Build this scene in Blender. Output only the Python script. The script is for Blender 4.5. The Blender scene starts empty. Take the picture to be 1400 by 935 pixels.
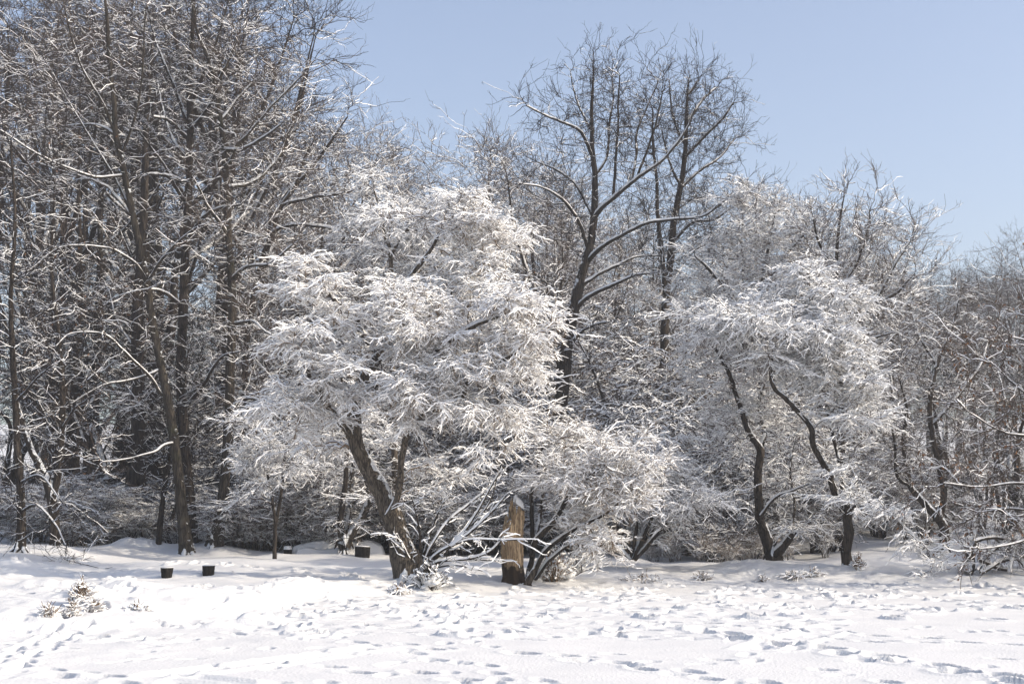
import bpy, math, random
import numpy as np
from mathutils import Vector

C = bpy.context.scene
COL = C.collection
R_ = math.radians

# ------------------------------------------------------------------ camera, sky, sun, exposure
CAM_Z = 1.7
F = 1944.0                                   # focal length in photo pixels (1400 wide), a 50 mm lens
PITCH = math.atan((690 - 467.5) / F)
cam = bpy.data.cameras.new("camera"); cam.lens = 50.0; cam.sensor_width = 36.0
cam.clip_start = 0.5; cam.clip_end = 3000.0
cam_o = bpy.data.objects.new("camera", cam); COL.objects.link(cam_o)
cam_o.location = (0, 0, CAM_Z); cam_o.rotation_euler = (math.pi / 2 + PITCH, 0, 0)
C.camera = cam_o

SUN_AZ, SUN_EL = 103.0, 31.0                 # clockwise from +Y (the view direction), so from the right and a little behind
w = bpy.data.worlds.new("World"); C.world = w; w.use_nodes = True
sky = w.node_tree.nodes.new("ShaderNodeTexSky"); sky.sky_type = 'NISHITA'; sky.sun_disc = False
sky.sun_elevation = R_(SUN_EL); sky.sun_rotation = R_(SUN_AZ)
sky.air_density = 1.0; sky.dust_density = 3.0; sky.ozone_density = 2.2; sky.altitude = 100
hsv = w.node_tree.nodes.new("ShaderNodeHueSaturation"); hsv.inputs["Saturation"].default_value = .82; hsv.inputs["Hue"].default_value = .505; hsv.inputs["Value"].default_value = 1.2
w.node_tree.links.new(sky.outputs[0], hsv.inputs["Color"]); w.node_tree.links.new(hsv.outputs[0], w.node_tree.nodes["Background"].inputs[0])
w.node_tree.nodes["Background"].inputs[1].default_value = 0.15
sl = bpy.data.lights.new("sun", 'SUN'); sl.energy = 3.25; sl.angle = R_(0.5); sl.color = (1.0, 0.89, 0.73)
so = bpy.data.objects.new("sun", sl); COL.objects.link(so)
sd = Vector((math.sin(R_(SUN_AZ)) * math.cos(R_(SUN_EL)), math.cos(R_(SUN_AZ)) * math.cos(R_(SUN_EL)), math.sin(R_(SUN_EL))))
so.rotation_euler = sd.to_track_quat('Z', 'Y').to_euler(); so.location = (20, -10, 30)
C.view_settings.view_transform = 'Standard'; C.view_settings.look = 'None'
C.view_settings.gamma = 1.0; C.view_settings.use_curve_mapping = False
C.view_settings.exposure = 0.36
C.render.engine = 'CYCLES'
C.cycles.max_bounces = 6; C.cycles.diffuse_bounces = 5; C.cycles.glossy_bounces = 1
C.cycles.transmission_bounces = 0; C.cycles.transparent_max_bounces = 2

# ------------------------------------------------------------------ pixel rays and terrain
CP, SP = math.cos(PITCH), math.sin(PITCH)
def ray(px, py):
    u = (px - 700) / F; v = (467.5 - py) / F
    return np.array([u, CP - v * SP, SP + v * CP])
def at(px, py, Y):
    d = ray(px, py); t = Y / d[1]
    return np.array([0, 0, CAM_Z]) + d * t
def sm(a, b, x):
    t = np.clip((x - a) / (b - a), 0, 1); return t * t * (3 - 2 * t)

def vnoise(x, y, seed):
    r = np.random.RandomState(seed); L = r.rand(256, 256).astype(np.float32)
    xi = np.floor(x).astype(np.int64); yi = np.floor(y).astype(np.int64)
    fx = x - xi; fy = y - yi; fx = fx * fx * (3 - 2 * fx); fy = fy * fy * (3 - 2 * fy)
    a = L[xi % 256, yi % 256]; b = L[(xi + 1) % 256, yi % 256]; c = L[xi % 256, (yi + 1) % 256]; d = L[(xi + 1) % 256, (yi + 1) % 256]
    return (a * (1 - fx) + b * fx) * (1 - fy) + (c * (1 - fx) + d * fx) * fy - 0.5

SX = np.array([-400, -9.5, -7.5, -5.2, -4.3, -3.6, -2.0, -0.3, 1.5, 4.0, 8, 12, 16, 400.])
SY = np.array([17.5, 17.5, 18.6, 19.4, 21.5, 25.0, 27.3, 28.4, 29.6, 30.3, 30.6, 30.2, 29.5, 29.])
def shore(x): return np.interp(x, SX, SY)
def base_h(x, y):
    x = np.asarray(x, float); y = np.asarray(y, float)
    d = y - shore(x)
    h = 0.24 * sm(-0.15, 2.6, d) + 0.12 * sm(6, 16, d)
    h = h + 0.075 * np.maximum(0, y - 50) * sm(50, 62, y)
    h = h + sm(6, 10, x) * 0.75 * sm(34, 46, y) + sm(-9, -13, x) * .25 * sm(22, 34, y)
    return h
def bank_bumps(x, y):
    d = y - shore(x)
    b = sm(0, 1.2, d)
    n = vnoise(x * .45, y * .45, 1) * .16 + vnoise(x * 1.3, y * 1.3, 2) * .09
    n = n + vnoise(x * 3.3, y * 3.3, 3) * .05 * sm(3.5, 1, np.abs(d - 2)) + vnoise(x * 6, y * 6, 4) * .03 * sm(9, 3, d)
    n = n + vnoise(x * 2.4, y * 3.4, 7) * .05 * sm(-.5, -2, x) * sm(16, 8, d)
    return n * b
def ground_h(x, y):
    return float(base_h(x, y) + bank_bumps(np.array([x]), np.array([y]))[0])
def ground_hit(px, py):
    d = ray(px, py); o = np.array([0, 0, CAM_Z]); t = 8.0
    for _ in range(4000):
        p = o + d * t
        if p[2] <= ground_h(p[0], p[1]): return p
        t += 0.05
    return at(px, py, 45)

# ------------------------------------------------------------------ materials
def new_mat(name):
    m = bpy.data.materials.new(name); m.use_nodes = True
    nt = m.node_tree; b = nt.nodes["Principled BSDF"]
    b.inputs["Roughness"].default_value = 0.8
    b.inputs["Specular IOR Level"].default_value = 0.15
    return m, nt, b
def node(nt, t, **k):
    n = nt.nodes.new(t)
    for a, v in k.items():
        if a.startswith("i_"): n.inputs[int(a[2:])].default_value = v
        else: setattr(n, a, v)
    return n
def ramp(nt, src, stops):
    r = nt.nodes.new("ShaderNodeValToRGB"); e = r.color_ramp.elements
    while len(e) < len(stops): e.new(.5)
    for q, (p, c) in zip(e, stops): q.position = p; q.color = (*c, 1)
    nt.links.new(src, r.inputs[0]); return r
SNOWC = (0.86, 0.87, 0.885)

def snow_material():
    m, nt, b = new_mat("snow")
    b.inputs["Base Color"].default_value = (*SNOWC, 1); b.inputs["Roughness"].default_value = .65
    g = node(nt, "ShaderNodeNewGeometry")
    n = node(nt, "ShaderNodeTexNoise"); n.inputs["Scale"].default_value = 26; n.inputs["Detail"].default_value = 4
    n2 = node(nt, "ShaderNodeTexNoise"); n2.inputs["Scale"].default_value = .8; n2.inputs["Detail"].default_value = 3
    nt.links.new(g.outputs["Position"], n.inputs["Vector"]); nt.links.new(g.outputs["Position"], n2.inputs["Vector"])
    c = ramp(nt, n2.outputs[0], [(.35, (.72, .715, .71)), (.65, (.78, .77, .755))])
    nt.links.new(c.outputs[0], b.inputs["Base Color"])
    bp = node(nt, "ShaderNodeBump"); bp.inputs["Strength"].default_value = .5; bp.inputs["Distance"].default_value = .025
    nt.links.new(n.outputs[0], bp.inputs["Height"]); nt.links.new(bp.outputs[0], b.inputs["Normal"])
    return m
def twig_snow_material():
    m, nt, b = new_mat("twig_snow"); b.inputs["Base Color"].default_value = (.93, .925, .92, 1); return m
def bark_material(name, c0, c1, scale, snow_thr, snow_amt, moss=None, vertical=(1, 1, .12)):
    m, nt, b = new_mat(name); b.inputs["Roughness"].default_value = .9
    tc = node(nt, "ShaderNodeTexCoord")
    mp = node(nt, "ShaderNodeMapping"); mp.inputs["Scale"].default_value = vertical
    nt.links.new(tc.outputs["Object"], mp.inputs[0])
    n = node(nt, "ShaderNodeTexNoise"); n.inputs["Scale"].default_value = scale; n.inputs["Detail"].default_value = 6; n.inputs["Roughness"].default_value = .65
    nt.links.new(mp.outputs[0], n.inputs["Vector"])
    vo = node(nt, "ShaderNodeTexVoronoi"); vo.feature = 'DISTANCE_TO_EDGE'; vo.inputs["Scale"].default_value = scale * 2.2
    wn = node(nt, "ShaderNodeVectorMath", operation='MULTIPLY_ADD'); nt.links.new(n.outputs[1], wn.inputs[0]); wn.inputs[1].default_value = (.12, .12, .12); nt.links.new(mp.outputs[0], wn.inputs[2]); nt.links.new(wn.outputs[0], vo.inputs["Vector"])
    vr = node(nt, "ShaderNodeMapRange"); vr.inputs[1].default_value = 0; vr.inputs[2].default_value = .16; nt.links.new(vo.outputs["Distance"], vr.inputs[0])
    hm = node(nt, "ShaderNodeMath", operation='MULTIPLY'); nt.links.new(n.outputs[0], hm.inputs[0]); nt.links.new(vr.outputs[0], hm.inputs[1])
    hm2 = node(nt, "ShaderNodeMath", operation='MULTIPLY_ADD'); nt.links.new(hm.outputs[0], hm2.inputs[0]); hm2.inputs[1].default_value = .6
    hm3 = node(nt, "ShaderNodeMath", operation='MULTIPLY'); nt.links.new(n.outputs[0], hm3.inputs[0]); hm3.inputs[1].default_value = .45; nt.links.new(hm3.outputs[0], hm2.inputs[2])
    c = ramp(nt, hm2.outputs[0], [(.24, c0), (.62, c1)])
    col = c.outputs[0]
    if moss:
        n3 = node(nt, "ShaderNodeTexNoise"); n3.inputs["Scale"].default_value = 2.2; n3.inputs["Detail"].default_value = 3
        nt.links.new(tc.outputs["Object"], n3.inputs["Vector"])
        mr = ramp(nt, n3.outputs[0], [(.56, (0, 0, 0)), (.8, (.6, .6, .6))])
        mx = node(nt, "ShaderNodeMixRGB"); nt.links.new(mr.outputs[0], mx.inputs[0]); nt.links.new(col, mx.inputs[1]); mx.inputs[2].default_value = (*moss, 1)
        col = mx.outputs[0]
    # snow lying on upward faces and plastered in flecks
    g = node(nt, "ShaderNodeNewGeometry"); sx = node(nt, "ShaderNodeSeparateXYZ"); nt.links.new(g.outputs["Normal"], sx.inputs[0])
    n2 = node(nt, "ShaderNodeTexNoise"); n2.inputs["Scale"].default_value = 7; n2.inputs["Detail"].default_value = 4; n2.inputs["Roughness"].default_value = .6
    nt.links.new(tc.outputs["Object"], n2.inputs["Vector"])
    ma = node(nt, "ShaderNodeMath", operation='MULTIPLY_ADD'); nt.links.new(n2.outputs[0], ma.inputs[0]); ma.inputs[1].default_value = snow_amt
    nt.links.new(sx.outputs[2], ma.inputs[2])
    r = ramp(nt, ma.outputs[0], [(snow_thr, (0, 0, 0)), (min(1, snow_thr + .06), (1, 1, 1))])
    mx2 = node(nt, "ShaderNodeMixRGB"); nt.links.new(r.outputs[0], mx2.inputs[0]); nt.links.new(col, mx2.inputs[1]); mx2.inputs[2].default_value = (*SNOWC, 1)
    nt.links.new(mx2.outputs[0], b.inputs["Base Color"])
    bp = node(nt, "ShaderNodeBump"); bp.inputs["Strength"].default_value = 1; bp.inputs["Distance"].default_value = .05
    nt.links.new(hm2.outputs[0], bp.inputs["Height"]); nt.links.new(bp.outputs[0], b.inputs["Normal"])
    return m
M_SNOW = snow_material(); M_TSNOW = twig_snow_material()
M_BARK = bark_material("dark_bark", (.014, .011, .009), (.07, .056, .044), 9, .70, .9)
M_BARKG = bark_material("mossy_bark", (.025, .021, .017), (.09, .075, .058), 9, .72, .9, (.04, .048, .022))
M_BARKB = bark_material("brown_bark", (.035, .028, .022), (.17, .14, .108), 11, .82, .9)
M_WOOD = bark_material("bare_wood", (.22, .145, .085), (.68, .5, .31), 13, .97, .85, None, (1, 1, .06))
# the stump wood turns darker towards its foot, with a ragged upper edge
nt = M_WOOD.node_tree; b = nt.nodes["Principled BSDF"]; old = b.inputs["Base Color"].links[0].from_socket
tc = node(nt, "ShaderNodeTexCoord"); sp = node(nt, "ShaderNodeSeparateXYZ"); nt.links.new(tc.outputs["Object"], sp.inputs[0])
nz = node(nt, "ShaderNodeTexNoise"); nz.inputs["Scale"].default_value = 7; nt.links.new(tc.outputs["Object"], nz.inputs["Vector"])
ad = node(nt, "ShaderNodeMath", operation='MULTIPLY_ADD'); nt.links.new(nz.outputs[0], ad.inputs[0]); ad.inputs[1].default_value = -.55; nt.links.new(sp.outputs[2], ad.inputs[2])
rr_ = ramp(nt, ad.outputs[0], [(.0, (1, 1, 1)), (.1, (0, 0, 0))]); mx = node(nt, "ShaderNodeMixRGB"); nt.links.new(rr_.outputs[0], mx.inputs[0]); nt.links.new(old, mx.inputs[1]); mx.inputs[2].default_value = (.05, .034, .022, 1); nt.links.new(mx.outputs[0], b.inputs["Base Color"])
M_CUT = bark_material("dark_log", (.008, .007, .006), (.035, .03, .025), 14, .9, .6)  # near black colour range shared by the stools, log block and low stump
m, nt, b = new_mat("twig_bark"); b.inputs["Base Color"].default_value = (.075, .055, .042, 1); M_TWIG = m
m, nt, b = new_mat("twig_bark_dark"); b.inputs["Base Color"].default_value = (.026, .02, .017, 1); M_TWIGD = m
m, nt, b = new_mat("twig_bark_warm"); b.inputs["Base Color"].default_value = (.19, .14, .095, 1); M_TWIGW = m
m, nt, b = new_mat("dead_leaf"); b.inputs["Base Color"].default_value = (.17, .085, .04, 1); M_LEAF = m
m, nt, b = new_mat("dry_straw"); b.inputs["Base Color"].default_value = (.17, .11, .06, 1); M_STRAW = m

# ------------------------------------------------------------------ mesh helpers
def nrm(v):
    return v / np.maximum(np.linalg.norm(v, axis=-1, keepdims=True), 1e-9)

def tubes(P, R, S, hs, rng, cov=1., thr=.3, gaps=.0):
    """Many tubes of K points each. P (N,K,3), R (N,K); hs: snow height in metres on level runs."""
    N, K, _ = P.shape
    T = np.empty_like(P)
    T[:, 1:-1] = P[:, 2:] - P[:, :-2]; T[:, 0] = P[:, 1] - P[:, 0]; T[:, -1] = P[:, -1] - P[:, -2]
    T = nrm(T)
    hz = np.sqrt(T[..., 0] ** 2 + T[..., 1] ** 2)
    steep = np.abs(T[..., 2]).mean(1) > .8
    up0 = np.zeros((N, 1, 3)); up0[:, 0, 2] = 1
    up0[steep] = np.array([.35, 1., 0])
    side = nrm(np.cross(T, up0)); up = np.cross(side, T)
    sf = sm(.28, .72, hz) * hs
    sf = sf * (0.55 + .9 * rng.rand(N, 1))
    if cov < 1: sf = sf * (rng.rand(N, 1) < cov)
    if gaps > 0: sf = sf * (rng.rand(N, K) > gaps)
    sf[steep] *= .35
    sf[:, -1] *= .5
    off = np.empty((N, K, S, 3)); a0 = -math.pi / 2
    ang = a0 + np.arange(S) * 2 * math.pi / S
    if S <= 4:
        wv = np.maximum(R, sf * .42)
        for k, a in enumerate(ang):
            ca, sa = math.cos(a), math.sin(a)
            if sa > .3: vert = sa * R + sf
            elif sa < -.3: vert = sa * R
            else: vert = -.3 * R + sf * .12
            off[:, :, k] = side * (ca * wv)[..., None] + up * vert[..., None]
    else:
        for k, a in enumerate(ang):
            ca, sa = math.cos(a), math.sin(a)
            rr = R * (1 + .16 * (rng.rand(N, K) - .5))
            lift = sf * max(0, sa - .15) * 1.15
            off[:, :, k] = side * (ca * (rr + lift * .15))[..., None] + up * (sa * rr + lift)[..., None]
    V = (P[:, :, None, :] + off).reshape(-1, 3)
    idx = np.arange(N * K * S).reshape(N, K, S)
    a = idx[:, :-1, :]; b = idx[:, 1:, :]
    Q = np.stack([a, np.roll(a, -1, 2), np.roll(b, -1, 2), b], -1).reshape(-1, 4)
    am = ang + math.pi / S
    seg = np.maximum(sf[:, :-1], sf[:, 1:]) > hs * thr + 1e-6
    top = (np.sin(am) > (.28 if S > 4 else .1))
    M = (seg[:, :, None] & top[None, None, :]).reshape(-1).astype(np.int32)
    return V, Q, M

class Geo:
    def __init__(s): s.V = []; s.Q = []; s.M = []; s.S = []; s.n = 0
    def add(s, V, Q, M, smooth=False):
        if len(V) == 0: return
        s.V.append(V); s.Q.append(Q + s.n); s.M.append(np.broadcast_to(M, (len(Q),))); s.S.append(np.full(len(Q), smooth)); s.n += len(V)
    def mesh(s, name, mats, origin=(0, 0, 0)):
        V = (np.concatenate(s.V) - np.asarray(origin)).astype(np.float32); Q = np.concatenate(s.Q).astype(np.int32)
        M = np.concatenate(s.M).astype(np.int32); S = np.concatenate(s.S)
        me = bpy.data.meshes.new(name)
        me.vertices.add(len(V)); me.vertices.foreach_set("co", V.ravel())
        me.loops.add(Q.size); me.loops.foreach_set("vertex_index", Q.ravel())
        me.polygons.add(len(Q)); me.polygons.foreach_set("loop_start", np.arange(0, Q.size, Q.shape[1], dtype=np.int32))
        me.polygons.foreach_set("material_index", M); me.polygons.foreach_set("use_smooth", S)
        for m in mats: me.materials.append(m)
        me.update(calc_edges=True)
        return me
def link(name, me, parent=None, loc=None):
    o = bpy.data.objects.new(name, me); COL.objects.link(o)
    if parent is not None: o.parent = parent
    if loc is not None: o.location = loc
    return o
def tag(o, label=None, cat=None, group=None, kind=None):
    if label: o["label"] = label
    if cat: o["category"] = cat
    if group: o["group"] = group
    if kind: o["kind"] = kind
    return o
def thing(name, label, cat, loc, group=None):
    return tag(link(name, None, None, loc), label, cat, group)

def resample(pts, rad, step, rng, wig=.0):
    pts = np.asarray(pts, float); rad = np.asarray(rad, float)
    # Catmull-Rom through the points
    P = np.vstack([2 * pts[0] - pts[1], pts, 2 * pts[-1] - pts[-2]])
    out = []; ro = []
    for i in range(len(pts) - 1):
        n = max(2, int(np.linalg.norm(pts[i + 1] - pts[i]) / step)); t = np.linspace(0, 1, n, endpoint=False)[:, None]
        p0, p1, p2, p3 = P[i:i + 4]
        out.append(.5 * (2 * p1 + (p2 - p0) * t + (2 * p0 - 5 * p1 + 4 * p2 - p3) * t ** 2 + (3 * p1 - p0 - 3 * p2 + p3) * t ** 3))
        ro.append(rad[i] + (rad[i + 1] - rad[i]) * t[:, 0])
    out.append(pts[-1:]); ro.append(rad[-1:])
    o = np.concatenate(out); r = np.concatenate(ro)
    if wig > 0:
        n = np.cumsum(rng.randn(len(o), 3), 0); n -= np.linspace(0, 1, len(o))[:, None] * n[-1]
        o = o + n * wig * np.array([1, 1, .4]) * min(1, 3 / math.sqrt(len(o)))
    return o, r

def sample_lobes(rng, lobes, n, shell):
    wts = np.array([l[2] * 1.0 for l in lobes]); wts = wts / wts.sum()
    k = rng.choice(len(lobes), n, p=wts)
    d = nrm(rng.randn(n, 3)); r = rng.rand(n) ** (1 / 3.) if shell == 0 else rng.rand(n) ** (1 / (3. + shell))
    c = np.array([l[0] for l in lobes])[k]; s = np.array([l[1] for l in lobes])[k]
    return c + d * s * r[:, None]

def pick(P, D, T, wu, wa):
    best = np.empty(len(T), np.int64)
    P = P.astype(np.float32); D = D.astype(np.float32); T = T.astype(np.float32)
    for i in range(0, len(T), 150):
        v = T[i:i + 150, None] - P[None]; L = np.linalg.norm(v, axis=2) + 1e-4; u = v / L[..., None]
        cost = L * (1 + wu * np.maximum(0, .25 - u[..., 2]) + wa * (1 - (u * D[None]).sum(2)))
        best[i:i + 150] = cost.argmin(1)
    return best

def connect(rng, NP, ND, NR, T, K, wu, wa, ratio, rend, arc, tip, jit):
    """grow one curved branch from the skeleton to each target"""
    b = pick(NP, ND, T, wu, wa)
    p0 = NP[b]; d0 = ND[b]; v = T - p0; L = np.linalg.norm(v, axis=1, keepdims=True); u = v / np.maximum(L, 1e-6)
    t0 = nrm(.55 * d0 + .6 * u + np.array([0, 0, arc])); te = nrm(u + np.array([0, 0, tip]))
    p1 = p0 + t0 * L * .36; p2 = T - te * L * .32
    t = np.linspace(0, 1, K)[None, :, None]
    P = p0[:, None] * (1 - t) ** 3 + 3 * p1[:, None] * t * (1 - t) ** 2 + 3 * p2[:, None] * t ** 2 * (1 - t) + T[:, None] * t ** 3
    j = rng.randn(*P.shape) * jit * L[:, None]; j[:, 0] = 0; P = P + j
    r0 = np.minimum(NR[b] * ratio, .006 + .011 * L[:, 0] ** 1.1)
    s = np.linspace(0, 1, K)[None]
    R = np.maximum(r0[:, None] * (1 - s) ** .8 + rend * s, rend * .9)
    return P, R

def nodes_of(P, R):
    T = np.empty_like(P); T[:, :-1] = P[:, 1:] - P[:, :-1]; T[:, -1] = T[:, -2]
    return P[:, 1:].reshape(-1, 3), nrm(T)[:, 1:].reshape(-1, 3), R[:, 1:].reshape(-1)

DEF = dict(n2=90, n3=600, n4=5000, n5=12000, shell=0, wu=.6, wa=.35, arc=.15, tip=.12, jit=.025, rend=.007, rtw=.0045,
           cov=1, cov2=1, cov3=1, cl=.42, clz=.6, hs_l=.03, hs2=.03, hs=.02, l4=(.3, .75), l5=(.12, .3), up4=.12, droop=.1, flat=.5, ang=.8, thr=.3, gaps=.1, leaves=0)

def spray(rng, NP, ND, n, K, lr, up, droop, flat, ang, r0, r1, fw=.9):
    i = rng.randint(0, len(NP), n); d = ND[i]
    sd_ = nrm(np.cross(d, np.array([0, 0, 1.])) + rng.randn(n, 3) * .05); rd = nrm(rng.randn(n, 3))
    s = np.where(rng.rand(n) < .5, -1, 1)[:, None]
    lat = nrm(sd_ * s * flat + rd * (1 - flat))
    a = ang * (.5 + .8 * rng.rand(n, 1))
    dr = nrm(d * np.cos(a) * fw + lat * np.sin(a) + np.array([0, 0, up]) * (.4 + rng.rand(n, 1)))
    L = lr[0] + (lr[1] - lr[0]) * rng.rand(n, 1)
    t = np.linspace(0, 1, K)[None, :, None]
    bend = rng.randn(n, 1, 3) * .2
    P = NP[i][:, None] + dr[:, None] * L[:, None] * t + bend * L[:, None] * t ** 2
    if K > 2: P[:, 1:] += rng.randn(n, K - 1, 3) * .07 * L[:, None]
    P[..., 2] -= (droop * L * t[..., 0] ** 2)
    R = np.broadcast_to(r0 * (1 - t[..., 0]) + r1 * t[..., 0], (n, K)).copy()
    return P, R

def grow(seed, limbs, lobes, prm, mats):
    """limbs: list of (points, radii, part_name). Returns list of (part_name, Geo) in world coordinates, and crown Geo last."""
    rng = np.random.RandomState(seed); p = dict(DEF); p.update(prm)
    parts = []; NP = []; ND = []; NR = []
    for pts, rad, nm in limbs:
        P, Rr = resample(pts, rad, max(.1, min(.25, np.mean(rad) * 1.2)), rng, np.mean(rad) * (.13 if nm == 'trunk' else .38))
        if nm == 'trunk' and rad[0] > .1:      # root flare
            s = np.linalg.norm(P - P[0], axis=1); Rr = Rr * (1 + .45 * np.exp(-s / (rad[0] * 1.8)))
        g = Geo(); V, Q, M = tubes(P[None], Rr[None], 10 if rad[0] > .05 else 7, p['hs_l'], rng, thr=.25, gaps=.08)
        g.add(V, Q, M, True); parts.append([nm, g])
        if nm == 'trunk' and rad[0] > .09:      # buttress roots running into the snow
            nr = rng.randint(4, 7); a0 = rng.rand() * 6.28
            for q in range(nr):
                a = a0 + q * 6.28 / nr + rng.randn() * .25; d = np.array([math.cos(a), math.sin(a), 0]); r0 = rad[0]; L = 1.3 + .9 * rng.rand()
                pr = np.array([P[0] + d * r0 * .45 + [0, 0, r0 * 2.6 + .1], P[0] + d * r0 * .95 + [0, 0, r0 * .8 + .1], P[0] + d * r0 * L * 1.0 + [0, 0, .1], P[0] + d * r0 * (L + .6) + [0, 0, -.06]])
                p2, r2 = resample(pr, np.array([.3, .42, .34, .12]) * r0, .08, rng, r0 * .05)
                g.add(*tubes(p2[None], r2[None], 8, .0, rng), True)
        n = len(P); T = nrm(np.gradient(P, axis=0)); lo = int(n * p.get('lo', .3)) if nm == 'trunk' else 1
        NP.append(P[lo:]); ND.append(T[lo:]); NR.append(Rr[lo:])
    crown = Geo()
    NP = np.concatenate(NP); ND = np.concatenate(ND); NR = np.concatenate(NR)
    T2 = sample_lobes(rng, lobes, p['n2'], p['shell'])
    ex = []
    for pts, rad, nm in limbs:               # every limb end runs out into twigs
        d = nrm(pts[-1] - pts[-2]); n_ = 4
        ex.append(pts[-1] + d * (.1 + .4 * rng.rand(n_, 1)) + rng.randn(n_, 3) * .18)
    T2 = np.concatenate([T2] + ex)
    dist = np.array([np.linalg.norm(NP - t, axis=1).min() for t in T2]); T2 = T2[np.argsort(dist)]
    tw = []
    for ch in np.array_split(T2, 5):
        if len(ch) == 0: continue
        P, R = connect(rng, NP, ND, NR, ch, 9, p['wu'], p['wa'], .72, p['rend'], p['arc'], p['tip'], p['jit'])
        crown.add(*tubes(P, R, 6, p['hs2'], rng, cov=p['cov2'], thr=p['thr'], gaps=p['gaps']), True)
        a, d, r = nodes_of(P, R); NP = np.concatenate([NP, a]); ND = np.concatenate([ND, d]); NR = np.concatenate([NR, r]); tw.append((a[2:], d[2:]))
    c = p['cl']; i3 = rng.randint(0, len(T2), p['n3']); T3 = T2[i3] + rng.randn(p['n3'], 3) * np.array([c, c, c * p['clz']])
    P, R = connect(rng, NP, ND, np.minimum(NR, .02), T3, 6, p['wu'] * .5, p['wa'], .7, p['rtw'] * 1.1, p['arc'] * .6, p['tip'], p['jit'])
    crown.add(*tubes(P, R, 4, p['hs'] * 1.15, rng, cov=p['cov3'], thr=p['thr'], gaps=p['gaps']))
    a, d, r = nodes_of(P, R); tw.append((a, d)); tw.append((a, d))
    A = np.concatenate([q[0] for q in tw]); D = np.concatenate([q[1] for q in tw])
    P, R = spray(rng, A, D, p['n4'], 4, p['l4'], p['up4'], p['droop'], p['flat'], p['ang'], p['rtw'], p['rtw'] * .7)
    crown.add(*tubes(P, R, 4, p['hs'], rng, cov=p['cov'], thr=p['thr'], gaps=p['gaps']))
    a, d, r = nodes_of(P, R)
    if p['n5']:
        P, R = spray(rng, a, d, p['n5'], 2, p['l5'], p['up4'], p['droop'], p['flat'], p['ang'], p['rtw'] * .8, p['rtw'] * .55)
        crown.add(*tubes(P, R, 3 if p.get('thin') else 4, p['hs'] * .85, rng, cov=p['cov'], thr=p['thr']))
    if p['leaves']:
        n = p['leaves']; i = rng.randint(0, len(a), n); c = a[i] - np.array([0, 0, .03]); u = nrm(rng.randn(n, 3)) * .045; v = nrm(rng.randn(n, 3) + np.array([0, 0, -1.2])) * .06
        lv = np.stack([c, c + u * .6 + v * .6, c + v * 1.4, c - u * .6 + v * .6], 1).reshape(-1, 3)
        crown.add(lv, np.arange(4 * n).reshape(n, 4), 2)
    return parts, crown

def build_tree(name, label, cat, base, limbs, lobes, prm, seed, bark, twig, group=None, tsnow=None, crown_name="crown"):
    base = np.asarray(base, float)
    t = thing(name, label, cat, base, group)
    parts, crown = grow(seed, limbs, lobes, prm, None)
    for nm, g in parts: link(nm, g.mesh(nm, [bark, M_SNOW], base), t)
    link(crown_name, crown.mesh(crown_name, [twig, tsnow or M_TSNOW, M_LEAF], base), t)
    return t

def copy_tree(src, loc, rz, s, label, group):
    r = src.copy(); COL.objects.link(r); r.location = loc; r.rotation_euler = (0, 0, rz); r.scale = s
    r["label"] = label; r["group"] = group
    for ch in src.children:
        c = ch.copy(); COL.objects.link(c); c.parent = r
    return r

class Hero:
    """A tree traced from the photograph at its own depth; widths are given in photo pixels."""
    def __init__(s, base_px, Y=None):
        s.base = ground_hit(*base_px) if Y is None else at(*base_px, Y)
        s.base[2] = ground_h(s.base[0], s.base[1]) - .03
        s.Y = s.base[1]; s.k = s.Y / F; s.limbs = []; s.lobes = []
    def limb(s, pts, wid, name="limb", dy=(0, 0), first=None):
        n = len(pts); P = []
        for i, q in enumerate(pts):
            yy = s.Y + dy[0] + (dy[1] - dy[0]) * i / max(1, n - 1); P.append(at(q[0], q[1], yy))
        if name == "trunk" and not s.limbs: P[0] = s.base - np.array([0, 0, .12])
        if not hasattr(wid, "__len__") or len(wid) == 2:
            wid = np.linspace(wid[0], wid[1], n)
        s.limbs.append((np.array(P), np.array(wid) * s.k * .5, name)); return s
    def lobe(s, px, py, rx, ry, dy=0, rd=None, wt=None):
        c = at(px, py, s.Y + dy); r = np.array([rx * s.k, rd if rd is not None else (rx + ry) * .5 * s.k, ry * s.k])
        s.lobes.append((c, r, wt if wt is not None else float(np.prod(r)))); return s
    def build(s, name, label, prm, seed, bark, twig, cat="tree", group=None, **k):
        return build_tree(name, label, cat, s.base, s.limbs, s.lobes, prm, seed, bark, twig, group, **k)

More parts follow.
